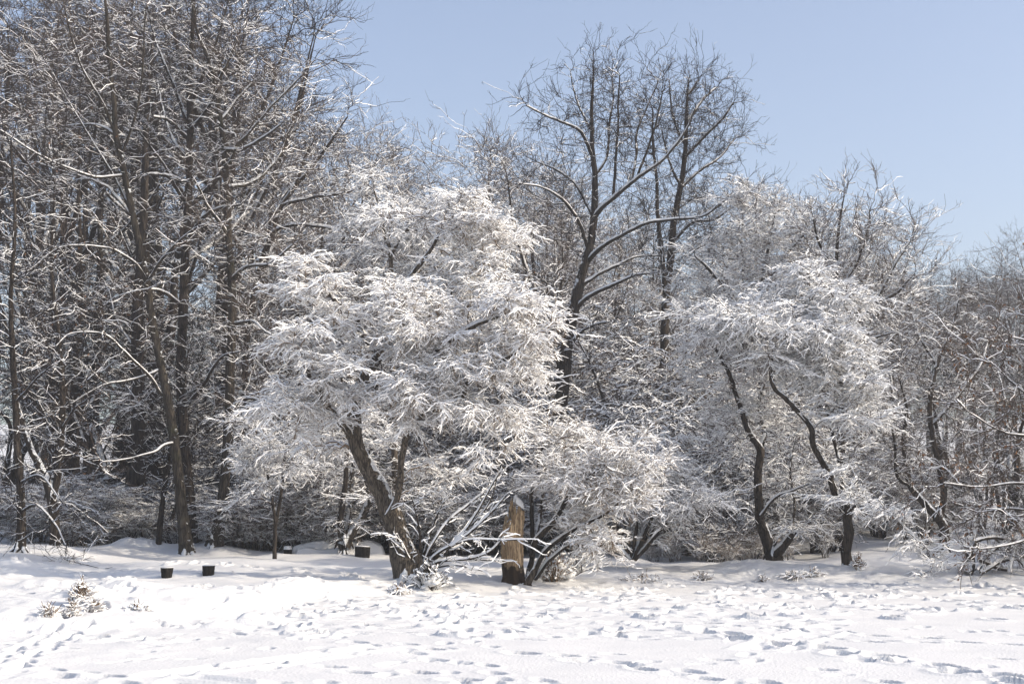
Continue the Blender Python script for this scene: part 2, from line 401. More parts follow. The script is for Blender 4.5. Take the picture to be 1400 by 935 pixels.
# ------------------------------------------------------------------ the setting: frozen pond and snowy ground
def make_terrain():
    rng = np.random.RandomState(5)
    xs = np.concatenate([[-200, -120, -70, -45], np.arange(-32, -13, .4), np.arange(-13, 13, .036), np.arange(13, 32.1, .4), [45, 70, 120, 200]])
    ys = np.concatenate([[-60, -40, -10, 0, 5, 8, 10], np.arange(11, 33.5, .042), np.arange(33.5, 62, .22), np.arange(62, 130, 2.5), [140, 160, 190, 220, 260]])
    X, Y = np.meshgrid(xs, ys, indexing='ij')
    H = base_h(X, Y) + bank_bumps(X, Y)
    d = Y - shore(X)
    pond = d < 0
    near = (np.abs(X) < 14) & (Y > 10)
    # wind texture and trodden zone on the pond
    tr = sm(-11.5, -6.5, d + vnoise(X * .35, Y * .35, 31) * 3.0 - sm(2, -6, X) * 1.5) * sm(.4, -.3, d)
    H += near * sm(.3, -.3, d) * (vnoise(X * .7, Y * .7, 11) * .02 + vnoise(X * 2.2, Y * 3, 12) * .012)
    H += near * tr * (vnoise(X * 2.6, Y * 2.2, 13) * .013 + vnoise(X * 5.5, Y * 4.5, 14) * .009 + vnoise(X * 11, Y * 9, 15) * .004)
    H += near * sm(-1.5, .5, d) * sm(3.5, 1.5, d) * (vnoise(X * 4, Y * 4, 16) * .035 + vnoise(X * 9, Y * 9, 17) * .01)
    # snow lumps and mounds
    def mound(px, py, rx, ry, h, cold=None):
        p = ground_hit(px, py)
        q = ((X - p[0]) / rx) ** 2 + ((Y - p[1]) / ry) ** 2
        H[:] += h * np.exp(-q * 1.6) * (1 + .5 * vnoise(X * 3.5, Y * 3.5, 21))
    for a in [(178, 806, .75, .6, .17), (125, 815, .5, .5, .16), (60, 800, .6, .5, .14), (345, 853, .34, .22, .2), (362, 850, .2, .16, .16), (300, 858, .3, .2, .1),
              (250, 812, 1.1, .6, .12), (330, 815, .8, .5, .14), (420, 808, .8, .5, .15), (570, 800, .6, .5, .08), (755, 790, .6, .5, .12), (880, 795, .8, .5, .1),
              (27, 770, .5, .4, .1), (77, 752, .6, .5, .12), (216, 755, .4, .4, .1), (376, 759, .3, .3, .06), (470, 750, .5, .4, .1), (562, 800, .6, .45, .1), (1160, 779, .45, .35, .1), (1060, 767, .6, .5, .12), (864, 767, .6, .5, .1), (185, 752, 1.0, 1.2, .35), (275, 757, 1.3, 1.0, .3), (1010, 775, 1.5, 1, .15), (1200, 770, 1.2, 1, .15)]:
        mound(*a)
    # footprints
    def stamp(x, y, th, a, b, dep, rim=.16):
        i0, i1 = np.searchsorted(xs, [x - .5, x + .5]); j0, j1 = np.searchsorted(ys, [y - .5, y + .5])
        if i1 - i0 < 3 or j1 - j0 < 3: return
        dx = X[i0:i1, j0:j1] - x; dy = Y[i0:i1, j0:j1] - y
        u = (dx * math.cos(th) + dy * math.sin(th)) / a; v = (-dx * math.sin(th) + dy * math.cos(th)) / b
        q = np.sqrt(u * u + v * v)
        H[i0:i1, j0:j1] += -dep * sm(1.1, .75, q) + dep * rim * np.exp(-((q - 1.35) / .3) ** 2)
    def trail(pts, step=.62, dep=.075, gait=.11, skip=0.05, rep=1, size=1.0):
        W = np.array([at_ground(*q) for q in pts]); seg = np.linalg.norm(np.diff(W[:, :2], axis=0), axis=1); tot = seg.sum(); cum = np.concatenate([[0], np.cumsum(seg)])
        for _ in range(rep):
            s = rng.rand() * step; k = 0; o = rng.randn() * .12 if rep > 1 else 0
            while s < tot:
                x = np.interp(s, cum, W[:, 0]); y = np.interp(s, cum, W[:, 1])
                x2 = np.interp(min(tot, s + .3), cum, W[:, 0]); y2 = np.interp(min(tot, s + .3), cum, W[:, 1])
                th = math.atan2(y2 - y, x2 - x + 1e-6); sg = gait if k % 2 else -gait
                if rng.rand() > skip:
                    stamp(x - math.sin(th) * (sg + o) + rng.randn() * .03, y + math.cos(th) * (sg + o) + rng.randn() * .03, th + rng.randn() * .15, (.17 + rng.rand() * .05) * size, (.075 + .025 * rng.rand()) * size, dep * (.7 + .6 * rng.rand()))
                s += step * (.85 + .3 * rng.rand()); k += 1
    def at_ground(px, py):
        r = ray(px, py); t = -CAM_Z / r[2]; return np.array([0, 0, CAM_Z]) + r * t
    trail([(960, 862), (1050, 877), (1150, 890), (1250, 907), (1345, 922), (1420, 934)], .5, .11, .12, 0, 2, 1.25)
    trail([(690, 889), (800, 902), (900, 915), (1020, 930), (1080, 940)], .5, .08, .1, 0, 1, 1.1)
    trail([(780, 866), (880, 872), (1000, 876)], .6, .05)
    trail([(900, 848), (1040, 857), (1200, 868), (1395, 882)], .55, .075, .1, 0, 1)
    trail([(360, 902), (420, 910), (480, 916), (550, 921), (660, 930)], .6, .09, .13, 0, 1, 1.15)
    trail([(-10, 912), (50, 880), (80, 865), (120, 850)], .45, .08, .15, 0, 2, 1.1)
    trail([(50, 904), (90, 915), (140, 922), (230, 932), (300, 940)], .5, .09, .12, 0, 2, 1.1)
    trail([(470, 875), (560, 884), (620, 890)], .7, .08, .13)
    trail([(300, 862), (420, 872), (520, 888), (640, 905), (740, 935)], .7, .06, .12)
    trail([(1000, 905), (1060, 888), (1120, 880)], .7, .07, .12)
    trail([(1180, 925), (1260, 935)], .6, .08, .12)
    trail([(930, 900), (1000, 902)], .6, .07, .12)
    for _ in range(26):       # people crossing the pond: readable lines of prints
        y0 = rng.uniform(805, 862); y1 = y0 + rng.randn() * 16; x0 = rng.uniform(-60, 900); x1 = x0 + rng.uniform(250, 700); ym = (y0 + y1) / 2 + rng.randn() * 6
        trail([(x0, max(803, y0)), ((x0 + x1) / 2, max(803, ym)), (x1, max(803, y1))], .6, .06, .11, .08, 1, .95)
    for _ in range(650):
        x = rng.uniform(-12, 12.5); y = rng.uniform(18, 31.5); dd = y - shore(x)
        pr = sm(-11.5, -7.5, dd + math.sin(x * .7) * 1.2 - (1.5 if x < -2 else 0)) if dd < .3 else 0
        if rng.rand() < pr: stamp(x, y, rng.randn() * .9 + (0 if rng.rand() < .6 else 1.5), .14 + .07 * rng.rand(), .07 + .05 * rng.rand(), .05 + .07 * rng.rand(), .5)
    for _ in range(150):
        x = rng.uniform(-7, 7); y = rng.uniform(13, 21); stamp(x, y, rng.rand() * 3, .15, .08, .03 + .03 * rng.rand())
    for _ in range(500):
        x = rng.uniform(-12, 12); y = rng.uniform(19, 33); dd = y - shore(x)
        if dd > .5 and x < 0 and rng.rand() < .7: stamp(x, y, rng.randn(), .16, .09, .05 + .05 * rng.rand(), .6)
    # sled tracks: shallow straight grooves with raised middle
    for (a, b_, wd) in [((200, 925), (535, 884), .2), ((1030, 888), (1130, 862), .25), ((235, 921), (340, 934), .14)]:
        A = at_ground(*a); B = at_ground(*b_); u = (B - A)[:2]; L = np.linalg.norm(u); u = u / L
        s = (X - A[0]) * u[0] + (Y - A[1]) * u[1]; v = -(X - A[0]) * u[1] + (Y - A[1]) * u[0]
        on = sm(-.2, .2, s) * sm(L + .2, L - .2, s)
        H[:] += on * (-.022 * np.exp(-(v / wd) ** 4) + .03 * np.exp(-((np.abs(v) - wd * 1.25) / .06) ** 2))
    nx, ny = X.shape
    idx = np.arange(nx * ny).reshape(nx, ny)
    q = np.stack([idx[:-1, :-1], idx[1:, :-1], idx[1:, 1:], idx[:-1, 1:]], -1)
    pc = pond[:-1, :-1] & pond[1:, 1:] & (Y[:-1, :-1] < 40)
    V = np.stack([X, Y, H], -1).reshape(-1, 3)
    for name, mask in (("frozen_pond", pc), ("snowy_ground", ~pc)):
        Q = q[mask].reshape(-1, 4); use = np.unique(Q); rm = np.full(len(V), -1, np.int64); rm[use] = np.arange(len(use))
        g = Geo(); g.add(V[use], rm[Q], 0, True)
        tag(link(name, g.mesh(name, [M_SNOW])), kind="structure")
make_terrain()

def make_haze():
    x0, x1, y0, y1, z0, z1 = -210, 210, -70, 275, -1.4, 46
    V = np.array([[x0, y0, z0], [x1, y0, z0], [x1, y1, z0], [x0, y1, z0], [x0, y0, z1], [x1, y0, z1], [x1, y1, z1], [x0, y1, z1]], float)
    Q = np.array([[0, 3, 2, 1], [4, 5, 6, 7], [0, 1, 5, 4], [1, 2, 6, 5], [2, 3, 7, 6], [3, 0, 4, 7]])
    m = bpy.data.materials.new("haze"); m.use_nodes = True; nt = m.node_tree; nt.nodes.remove(nt.nodes["Principled BSDF"])
    v = nt.nodes.new("ShaderNodeVolumePrincipled"); v.inputs["Density"].default_value = HAZE; v.inputs["Color"].default_value = (.93, .95, 1, 1); v.inputs["Anisotropy"].default_value = .2
    nt.links.new(v.outputs[0], nt.nodes["Material Output"].inputs["Volume"])
    g = Geo(); g.add(V, Q, 0); tag(link("haze", g.mesh("haze", [m])), kind="stuff")
HAZE = 0.0013
make_haze()
# ------------------------------------------------------------------ the trees one can tell apart
TALL = dict(cov=.28, cov2=.9, cov3=.55, n2=150, n3=520, n4=1900, n5=3400, wu=1.1, wa=.5, arc=.1, tip=.2, rend=.008, rtw=.0045, hs=.005, hs2=.013, hs_l=.032, up4=.22, droop=.02, flat=.2, ang=.6, l4=(.18, .5), l5=(.08, .25), gaps=.25, cl=.6, clz=.9)
WHITE = dict(n2=190, n3=2300, n4=22000, n5=46000, wu=.25, wa=.3, arc=.2, tip=-.05, rend=.007, rtw=.0034, hs=.0135, hs2=.024, hs_l=.05, up4=.05, droop=.25, flat=.75, ang=.75, l4=(.1, .3), l5=(.04, .13), gaps=.05, cl=.28, clz=.4)
BUSH = dict(cov=.85, n2=80, n3=750, n4=5800, n5=11500, wu=.4, wa=.35, arc=.2, tip=0, rend=.007, rtw=.0036, hs=.011, hs2=.019, hs_l=.03, up4=.06, droop=.2, flat=.55, ang=.75, l4=(.1, .32), l5=(.05, .15), gaps=.1, cl=.33, clz=.55)

# --- the snow laden main tree
h = Hero((563, 797))
h.limb([(562, 797), (553, 760), (548, 740), (537, 708), (523, 673), (502, 638), (488, 609), (484, 578), (486, 546), (500, 510), (517, 486), (528, 455), (540, 420), (560, 380), (590, 340), (610, 300)], [37, 35, 31, 30, 26, 23, 21, 20, 18, 15, 14, 12, 9, 7, 5, 3], "trunk", (0, .3))
h.limb([(531, 705), (544, 680), (548, 648), (549, 616), (558, 585), (576, 565), (611, 553), (632, 542), (634, 525), (648, 512), (690, 490), (720, 470)], [9, 9, 9, 9, 8, 8, 7, 6, 6, 5, 4, 3], "limb", (-.1, -1.6))
h.limb([(490, 610), (470, 581), (450, 555), (425, 520), (410, 480)], [11, 10, 8, 6, 3], "limb", (.2, -1.2))
h.limb([(517, 486), (495, 460), (480, 430), (455, 410), (440, 390)], [9, 8, 6, 5, 3], "limb", (.3, -.8))
h.limb([(528, 455), (570, 440), (620, 400), (660, 370), (690, 340)], [9, 8, 6, 5, 3], "limb", (.3, 1.2))
h.limb([(486, 546), (530, 520), (580, 490), (640, 450), (690, 430)], [9, 8, 7, 5, 3], "limb", (0, -1.5))
for a in [(445, 395, 62, 62, -.6), (560, 430, 85, 70, -.8), (645, 350, 55, 75, .3), (630, 290, 42, 36, .6), (535, 300, 40, 40, 1.0), (690, 430, 75, 65, -.6), (650, 510, 95, 70, -1.2), (700, 540, 45, 50, -1.4),
          (570, 545, 70, 50, -1.3), (455, 490, 65, 65, -1.0), (430, 560, 62, 55, -.8), (665, 585, 60, 50, -.9), (600, 640, 45, 35, .5), (610, 675, 30, 22, .7), (440, 620, 40, 30, .8), (560, 620, 30, 26, -.9), (610, 420, 90, 70, 1.4)]:
    h.lobe(a[0], a[1], a[2] * .84, a[3] * .88, a[4])
H_MAIN = h
h.build("snowy_tree", "large spreading tree thick with white snow, its leaning brown trunk standing at the pond edge", dict(WHITE, n2=170, n3=2100, n4=18000, n5=42000, lo=.25, hs=.0145, cl=.31), 11, M_BARKB, M_TWIGW)

# --- the bush of stems growing beside the hollow stump
h = Hero((730, 795))
h.limb([(722, 792), (726, 760), (728, 720), (728, 680), (735, 640), (745, 600)], [8, 7, 6, 5, 4, 2], "stem", (0, .3))
h.limb([(727, 760), (732, 738), (754, 714), (782, 670), (820, 640), (860, 620)], [8, 8, 7, 6, 4, 2], "stem", (-.2, -1.4))
h.limb([(728, 790), (750, 750), (790, 722), (830, 700), (870, 665)], [7, 6, 5, 4, 2], "stem", (-.2, -1.2))
h.limb([(731, 792), (755, 762), (785, 742), (806, 736)], [5, 5, 4, 2], "stem", (-.2, -.6))
h.limb([(730, 745), (740, 700), (744, 650), (750, 610)], [6, 5, 4, 2], "stem", (.2, .8))
for a in [(800, 650, 70, 40, -.8), (860, 660, 45, 28, -1.2), (800, 622, 48, 40, .3), (788, 650, 30, 38, .9), (800, 700, 45, 32, -.6), (825, 722, 24, 22, -.6), (785, 705, 20, 24, .2), (870, 640, 28, 22, -1.2), (790, 605, 36, 28, .9)]:
    h.lobe(a[0], a[1], a[2], a[3], a[4])
h.build("snowy_bush", "white bush fanning rightward out of the foot of the broken hollow stump", dict(BUSH, n2=80, n3=800, n4=6500, n5=15000, hs=.014), 12, M_BARK, M_TWIGW, cat="bush", crown_name="twigs")

# --- tufted shrub to its right with a fan of dark stems
h = Hero((864, 768), 33.5)
for k, (pts, dy) in enumerate([([(862, 765), (858, 735), (850, 700), (835, 670)], .4), ([(864, 765), (868, 730), (872, 690), (870, 650)], 0), ([(866, 765), (880, 730), (895, 690), (905, 650)], -.5), ([(868, 765), (895, 735), (920, 705), (940, 690)], -.8),
                               ([(860, 765), (845, 745), (830, 725), (822, 715)], .3), ([(866, 764), (875, 735), (885, 705), (890, 660)], .6), ([(867, 765), (885, 745), (895, 715), (915, 680)], .2)]):
    h.limb(pts, [6, 5, 4, 2], "stem", (0, dy))
for a in [(885, 660, 42, 32, 0), (925, 690, 24, 26, -.6), (850, 680, 35, 30, .3), (915, 640, 26, 24, -.3), (880, 700, 45, 30, .2), (900, 620, 40, 30, .6)]:
    h.lobe(a[0], a[1], a[2], a[3], a[4])
h.build("snowy_shrub", "rounded snowy shrub with a fan of dark stems, right of the stump bush", dict(BUSH, n2=70, n3=650, n4=5600, n5=12500, hs=.013), 13, M_BARK, M_TWIG, cat="shrub", crown_name="twigs")

# --- three tall trees on the left
h = Hero((256, 757), 38.5)
h.limb([(256, 757), (253, 732), (250, 700), (247, 674), (240, 609), (232, 560), (222, 507), (210, 443), (201, 385), (184, 299), (169, 231), (158, 184), (156, 141), (150, 86), (146, 30), (140, -40)], [19, 17, 16, 15, 14, 13, 12, 11, 10, 9.5, 9, 8, 7, 6, 5, 3], "trunk")
for pts, dy in [([(240, 605), (225, 608), (210, 618), (170, 628), (141, 631)], -1.5), ([(222, 541), (205, 515), (188, 498), (165, 475), (141, 456), (98, 456), (77, 473)], -2.0), ([(218, 505), (201, 513), (170, 522), (141, 528), (86, 558)], -1.2),
                ([(201, 385), (188, 363), (165, 346), (141, 338), (85, 338), (43, 368)], -2), ([(184, 299), (160, 270), (141, 252), (86, 235), (50, 222)], 1.5), ([(169, 240), (140, 243), (120, 240), (60, 215), (0, 178)], -1.5),
                ([(158, 184), (135, 172), (115, 171), (86, 173)], 1), ([(158, 184), (140, 140), (110, 90), (90, 20), (80, -40)], -.6), ([(165, 215), (185, 160), (195, 90), (200, 10)], -1), ([(184, 299), (150, 230), (100, 150), (60, 80)], .6), ([(201, 385), (225, 350), (250, 325), (270, 310)], -1.4)]:
    h.limb(pts, np.linspace(4.6, 1.6, len(pts)), "limb", (0, dy))
for a in [(110, 60, 100, 90, 0), (60, 200, 90, 80, 0), (150, 10, 70, 60, 0), (90, 330, 90, 60, -1), (110, 460, 80, 55, -1.4), (130, 570, 70, 50, -1), (190, 140, 50, 100, 0), (200, 620, 60, 35, -1), (40, 100, 60, 100, 0), (250, 330, 50, 50, -1), (170, 400, 80, 60, -1)]:
    h.lobe(*a)
h.build("tall_tree", "tall tree leaning left, front trunk of the close pair behind the two log stools", dict(TALL, n2=210, n3=700, n4=2500, n5=4500, hs=.006, hs2=.015, hs_l=.02), 21, M_BARKG, M_TWIG)
h = Hero((260, 756), 39.6)
h.limb([(260, 756), (261, 732), (260, 698), (255, 640), (250, 571), (248, 507), (250, 443), (252, 398), (253, 342), (255, 278), (257, 214), (258, 150), (259, 100), (263, 40), (268, -40)], [20, 18, 16, 15, 14.5, 14, 13.5, 13, 12, 11, 10, 9, 8, 6, 3], "trunk")
for pts, dy in [([(258, 150), (275, 110), (295, 60), (310, 10)], -.8), ([(257, 170), (235, 110), (215, 60), (200, 0)], .6), ([(257, 190), (232, 165), (210, 160)], -1), ([(255, 250), (225, 240), (200, 238)], -.8), ([(257, 214), (235, 190), (222, 150), (215, 110)], 1), ([(258, 180), (285, 150), (300, 120)], -.7),
                ([(254, 330), (275, 300), (300, 285), (330, 280)], -1.2), ([(250, 560), (275, 530), (300, 490), (330, 480)], -1.4), ([(252, 420), (225, 400), (200, 395)], -1), ([(255, 278), (238, 255), (215, 215), (190, 180)], -.6)]:
    h.limb(pts, np.linspace(6, 2, len(pts)), "limb", (0, dy))
for a in [(260, 60, 85, 90, 0), (300, 30, 50, 60, 0), (210, 90, 60, 90, 0), (260, 200, 75, 70, 0), (270, 330, 70, 60, -.5), (280, 480, 60, 60, -.6), (240, 0, 70, 50, 0)]:
    h.lobe(*a)
h.build("tall_tree", "straight dark trunk, rear one of the close pair of tall trees on the left", dict(TALL, n2=170, n3=520, n4=1900, n5=3400), 22, M_BARK, M_TWIGD)
h = Hero((291, 756), 39)
h.limb([(291, 756), (299, 720), (305, 671), (310, 609), (312, 560), (314, 507), (317, 443), (316, 385), (312, 321), (310, 257), (306, 205), (301, 162), (295, 120), (282, 73), (269, 43), (262, 0)], [22, 17, 15, 14, 13, 12.5, 12, 10.5, 9.5, 9, 8, 7, 6, 5, 4, 2.5], "trunk")
for pts, dy in [([(312, 230), (325, 200), (338, 188), (372, 145), (410, 107)], -.6), ([(299, 171), (310, 155), (321, 141), (345, 115), (364, 98)], .8), ([(306, 205), (330, 205), (360, 190), (385, 170)], -1), ([(316, 385), (340, 365), (370, 360), (400, 335)], -1), ([(312, 321), (290, 290), (275, 262), (262, 240)], -.8),
                ([(310, 257), (345, 250), (380, 215), (400, 170)], .8), ([(295, 120), (315, 80), (325, 50)], 0), ([(317, 443), (345, 440), (360, 450), (385, 470)], -1.2), ([(312, 560), (340, 545), (365, 550)], -1)]:
    h.limb(pts, np.linspace(5.5, 1.8, len(pts)), "limb", (0, dy))
for a in [(345, 130, 60, 75, 0), (375, 120, 38, 50, 0), (310, 90, 50, 60, 0), (350, 220, 55, 45, 0), (340, 330, 60, 60, -.3), (345, 440, 50, 55, -.5), (290, 250, 45, 60, -.4), (340, 540, 40, 45, -.5)]:
    h.lobe(*a)
h.build("tall_tree", "tall brown trunk with a fan crown against the sky, right of the close pair", dict(TALL, n2=240, n3=900, n4=2900, n5=5200), 23, M_BARKG, M_TWIG)

# --- darker trees at the far left, further in
def dark_tree(base, Y, trunks, limbs, lobes, label, seed, prm={}, bark=None, leaves=0, name="dark_tree", twig=None):
    h = Hero(base, Y)
    for pts, wid in trunks: h.limb(pts, wid, "trunk")
    for pts, dy in limbs: h.limb(pts, np.linspace(4.2, 1.5, len(pts)), "limb", (0, dy))
    for a in lobes: h.lobe(*a)
    return h.build(name, label, dict(dict(TALL, n2=80, n3=260, n4=900, n5=1500, cov=.2, cov3=.4, hs=.004, hs2=.01, hs_l=.01, leaves=leaves), **prm), seed, bark or M_BARK, twig or M_TWIGD)
dark_tree((186, 741), 44, [([(186, 742), (188, 715), (189, 683), (189, 621), (188, 572), (187, 520), (187, 443), (190, 380), (196, 300), (200, 200), (205, 100), (210, 40)], [25, 23, 22, 21, 19, 18, 16, 14, 12, 9, 6, 3])],
          [([(188, 550), (215, 510), (235, 480)], 1), ([(187, 480), (160, 440), (150, 400)], 1), ([(190, 380), (170, 330), (150, 290)], 0)], [(195, 90, 60, 80, 0), (190, 250, 70, 90, 0), (170, 420, 70, 70, 0), (180, 560, 60, 60, 0)], "thick dark trunk standing left of the leaning pair, with snow flecks on its bark", 31)
dark_tree((27, 769), 33.5, [([(27, 769), (28, 740), (29, 707), (28, 658), (25, 609), (22, 550), (18, 480), (15, 400), (20, 300), (15, 200)], [15, 13, 12, 11, 10, 9, 8, 6, 5, 3])],
          [([(28, 700), (50, 690), (75, 715), (90, 745)], -.8), ([(27, 660), (55, 650), (80, 680)], -1), ([(22, 550), (50, 520), (70, 500)], -1)], [(40, 450, 50, 80, 0), (30, 320, 50, 80, 0), (60, 600, 50, 60, -.6), (60, 700, 40, 45, -.8), (20, 560, 40, 80, 0), (15, 690, 30, 50, -.3)], "dark trunk at the far left edge by the pond bank, nearest of the left wood", 32, dict(droop=.25, up4=.05))
dark_tree((77, 750), 37, [([(77, 750), (75, 707), (71, 678), (64, 653), (52, 629), (42, 609), (30, 570), (15, 520)], [15, 14, 13, 12, 10, 9, 7, 3]), ([(71, 680), (79, 653), (82, 621), (84, 589), (86, 530), (80, 450), (70, 360), (75, 250)], [10, 10, 9.5, 9, 8, 6, 5, 2])],
          [([(84, 589), (100, 560), (120, 545)], -.6)], [(60, 500, 60, 70, 0), (75, 350, 60, 90, 0), (75, 220, 55, 80, 0), (110, 600, 50, 40, -.4)], "dark trunk forking low into a Y, second from the far left edge", 33, leaves=120)
dark_tree((104, 712), 46, [([(104, 715), (103, 700), (97, 666), (92, 634), (96, 600), (99, 560), (105, 480), (110, 380), (108, 250), (110, 120)], [14, 14, 13, 12, 11, 10, 9, 7, 5, 2])], [([(92, 634), (80, 600), (60, 560)], .4)], [(105, 400, 60, 100, 0), (110, 200, 60, 110, 0), (80, 560, 45, 50, 0)], "dark curving trunk behind the Y forked one at the left", 34)
dark_tree((131, 718), 47, [([(131, 718), (130, 690), (129, 658), (128, 600), (130, 540), (133, 460), (136, 360), (138, 240), (140, 120)], [18, 17, 16, 15, 13, 11, 9, 6, 3])], [([(129, 640), (150, 600), (160, 570)], .4), ([(130, 540), (110, 490), (95, 450)], 0)], [(135, 400, 60, 100, 0), (140, 200, 70, 110, 0), (140, 560, 50, 60, 0)], "straight dark trunk between the curving trunk and the thick snow flecked one", 35)
dark_tree((216, 755), 39.5, [([(216, 755), (218, 730), (221, 707), (226, 666), (230, 641), (235, 600), (246, 540), (258, 480)], [9, 8.5, 8, 7.5, 7, 5.5, 4, 2])], [], [(245, 540, 30, 60, 0), (235, 620, 30, 40, 0)], "slim trunk leaning right, just left of the close pair of tall trees", 36, dict(n2=30, n3=150, n4=1200, n5=2500), name="slim_tree")
dark_tree((226, 750), 41, [([(226, 750), (229, 735), (233, 717), (241, 693), (250, 660), (262, 620), (272, 560)], [6, 5.5, 5, 5, 4.5, 4, 2])], [], [(265, 580, 30, 50, 0)], "thinnest leaning stem beside the slim trunk, left of the close pair", 37, dict(n2=25, n3=120, n4=900, n5=2000), name="slim_tree")

# --- slender sapling, dark twin stems and the leaning tree between
h = Hero((376, 758), 36.5)
h.limb([(376, 758), (376, 735), (377, 715), (384, 680), (388, 645), (392, 600), (398, 560)], [6, 5.5, 5, 4.5, 4, 3, 1.5], "trunk"); h.limb([(377, 715), (373, 690), (370, 670), (362, 630), (350, 590)], [4.5, 4, 3.5, 2.5, 1.5], "limb", (0, -.4))
for a in [(385, 600, 55, 60, 0), (350, 600, 45, 50, -.4), (390, 650, 50, 40, -.3), (350, 660, 35, 40, -.2)]: h.lobe(*a)
h.build("young_tree", "thin young tree with a forked stem alone on the snow, right of the tall trees", dict(BUSH, n2=45, n3=300, n4=2200, n5=4800), 41, M_BARK, M_TWIG)
h = Hero((470, 751), 38)
h.limb([(468, 748), (465, 719), (468, 690), (472, 660), (474, 610), (470, 550), (466, 500)], [10, 9, 8, 7, 6, 5, 2], "trunk")
h.limb([(470, 747), (478, 733), (488, 719), (498, 703), (503, 690), (506, 674), (500, 640), (510, 600)], [13, 12, 11, 10.5, 10, 8, 5, 2], "trunk", (0, .5))
h.limb([(472, 745), (475, 720), (477, 698), (478, 670), (484, 630), (490, 590)], [7, 6.5, 6, 5, 4, 2], "trunk", (.2, 1.2))
for a in [(455, 610, 50, 55, 0), (490, 620, 55, 45, .6), (430, 650, 40, 40, 0), (470, 560, 55, 50, .3)]: h.lobe(*a)
h.build("forked_tree", "dark tree splitting at the ground into two upright stems and one curving right", dict(BUSH, n2=50, n3=350, n4=2600, n5=5500), 42, M_BARK, M_TWIG)
h = Hero((338, 735), 43)
h.limb([(330, 738), (332, 690), (333, 640), (338, 560), (335, 500), (340, 440), (352, 380), (368, 330), (385, 280), (420, 235), (453, 192), (475, 160)], [10, 10, 9.5, 9, 8.5, 8, 7.5, 7, 6.5, 6, 4.5, 2], "trunk")
for pts, dy in [([(352, 375), (365, 330), (390, 310), (434, 310), (470, 318)], -.8), ([(385, 280), (430, 270), (470, 265)], -.6), ([(368, 330), (380, 285), (400, 255), (440, 245)], .5), ([(405, 255), (415, 220), (430, 190)], 0), ([(338, 560), (350, 540), (345, 490)], -.7)]: h.limb(pts, np.linspace(5.5, 2, len(pts)), "limb", (0, dy))
for a in [(440, 250, 55, 55, 0), (450, 190, 40, 45, 0), (400, 320, 60, 50, -.4), (420, 400, 50, 60, 0), (370, 440, 50, 60, -.3), (370, 250, 35, 40, 0)]: h.lobe(*a)
h.build("leaning_tree", "bare tree bending far right against the sky, between the tall trees and white tree", dict(TALL, n2=100, n3=420, n4=2200, n5=4500, hs=.013, hs2=.028, hs_l=.06), 43, M_BARK, M_TWIG)
h = Hero((541, 735), 40)
h.limb([(541, 740), (540, 650), (538, 560), (536, 480), (535, 410), (533, 345), (525, 319), (520, 290), (512, 262)], [9, 8.5, 8, 7, 6.5, 5.5, 4.5, 3.5, 2], "trunk"); h.limb([(534, 350), (545, 330), (556, 316), (575, 300), (595, 285)], [5, 4.5, 4, 3, 2], "limb", (0, -.4)); h.limb([(535, 410), (560, 385), (585, 360), (610, 340)], [4.5, 4, 3, 2], "limb", (0, .6))
for a in [(520, 290, 45, 38, 0), (560, 290, 40, 35, 0), (545, 350, 55, 45, 0), (490, 330, 40, 40, 0), (590, 320, 40, 40, .3)]: h.lobe(*a)
h.build("slender_tree", "slender snowy tree rising with a forked top just behind the big white tree", dict(WHITE, n2=70, n3=480, n4=4000, n5=9000), 44, M_BARKB, M_TWIG)

# --- the big forked tree against the sky and its neighbour
h = Hero((764, 640), 42); h.base = at(764, 741, 42); h.base[2] = ground_h(h.base[0], h.base[1]) - .03
h.limb([(762, 741), (763, 660), (765, 600), (768, 540), (775, 470), (786, 415), (796, 372), (807, 329), (812, 287), (812, 244), (809, 201), (809, 158), (810, 130), (812, 92)], [22, 21, 20, 19, 17.5, 16, 13, 11, 9.5, 8, 6.5, 5, 4, 2], "trunk")
for pts, dy, w0 in [([(812, 300), (822, 285), (841, 270), (871, 244), (905, 218), (935, 180), (950, 150)], -.8, 7.5), ([(803, 358), (815, 345), (828, 334), (858, 317), (888, 304), (925, 300), (965, 295), (1000, 265)], -1.2, 7), ([(796, 389), (810, 380), (824, 372), (850, 360), (871, 351), (905, 350)], .9, 7),
                    ([(784, 425), (805, 405), (828, 394), (850, 384), (871, 376), (900, 372)], -.9, 7), ([(805, 340), (795, 310), (781, 287), (765, 270), (743, 257), (715, 252)], -1, 5.5), ([(811, 300), (800, 275), (786, 252), (772, 240), (756, 231), (735, 222)], .8, 5), ([(810, 215), (803, 195), (792, 178), (768, 167), (740, 155), (720, 145)], -.8, 5),
                    ([(838, 272), (842, 220), (844, 180), (845, 140), (847, 105)], -.6, 4.5), ([(862, 252), (870, 215), (872, 180), (884, 150), (900, 110)], .6, 4.5), ([(812, 244), (830, 215), (833, 170), (838, 135), (836, 105)], .8, 4.5), ([(809, 180), (790, 140), (780, 100)], .5, 3.5), ([(871, 244), (890, 190), (905, 130)], -.8, 4), ([(776, 475), (792, 458), (812, 445), (830, 440)], -.6, 6), ([(768, 520), (758, 480), (752, 430), (748, 390)], .5, 5)]:
    h.limb(pts, np.linspace(w0, 1.8, len(pts)), "limb", (0, dy))
for a in [(810, 128, 46, 48, 0), (770, 175, 50, 42, 0), (845, 140, 42, 50, 0), (880, 165, 40, 55, 0), (740, 170, 25, 25, 0), (840, 200, 60, 50, 0), (750, 250, 40, 35, -.3), (870, 260, 50, 45, 0), (900, 330, 60, 45, 0), (780, 300, 45, 50, 0), (960, 290, 40, 35, -.5)]: h.lobe(*a)
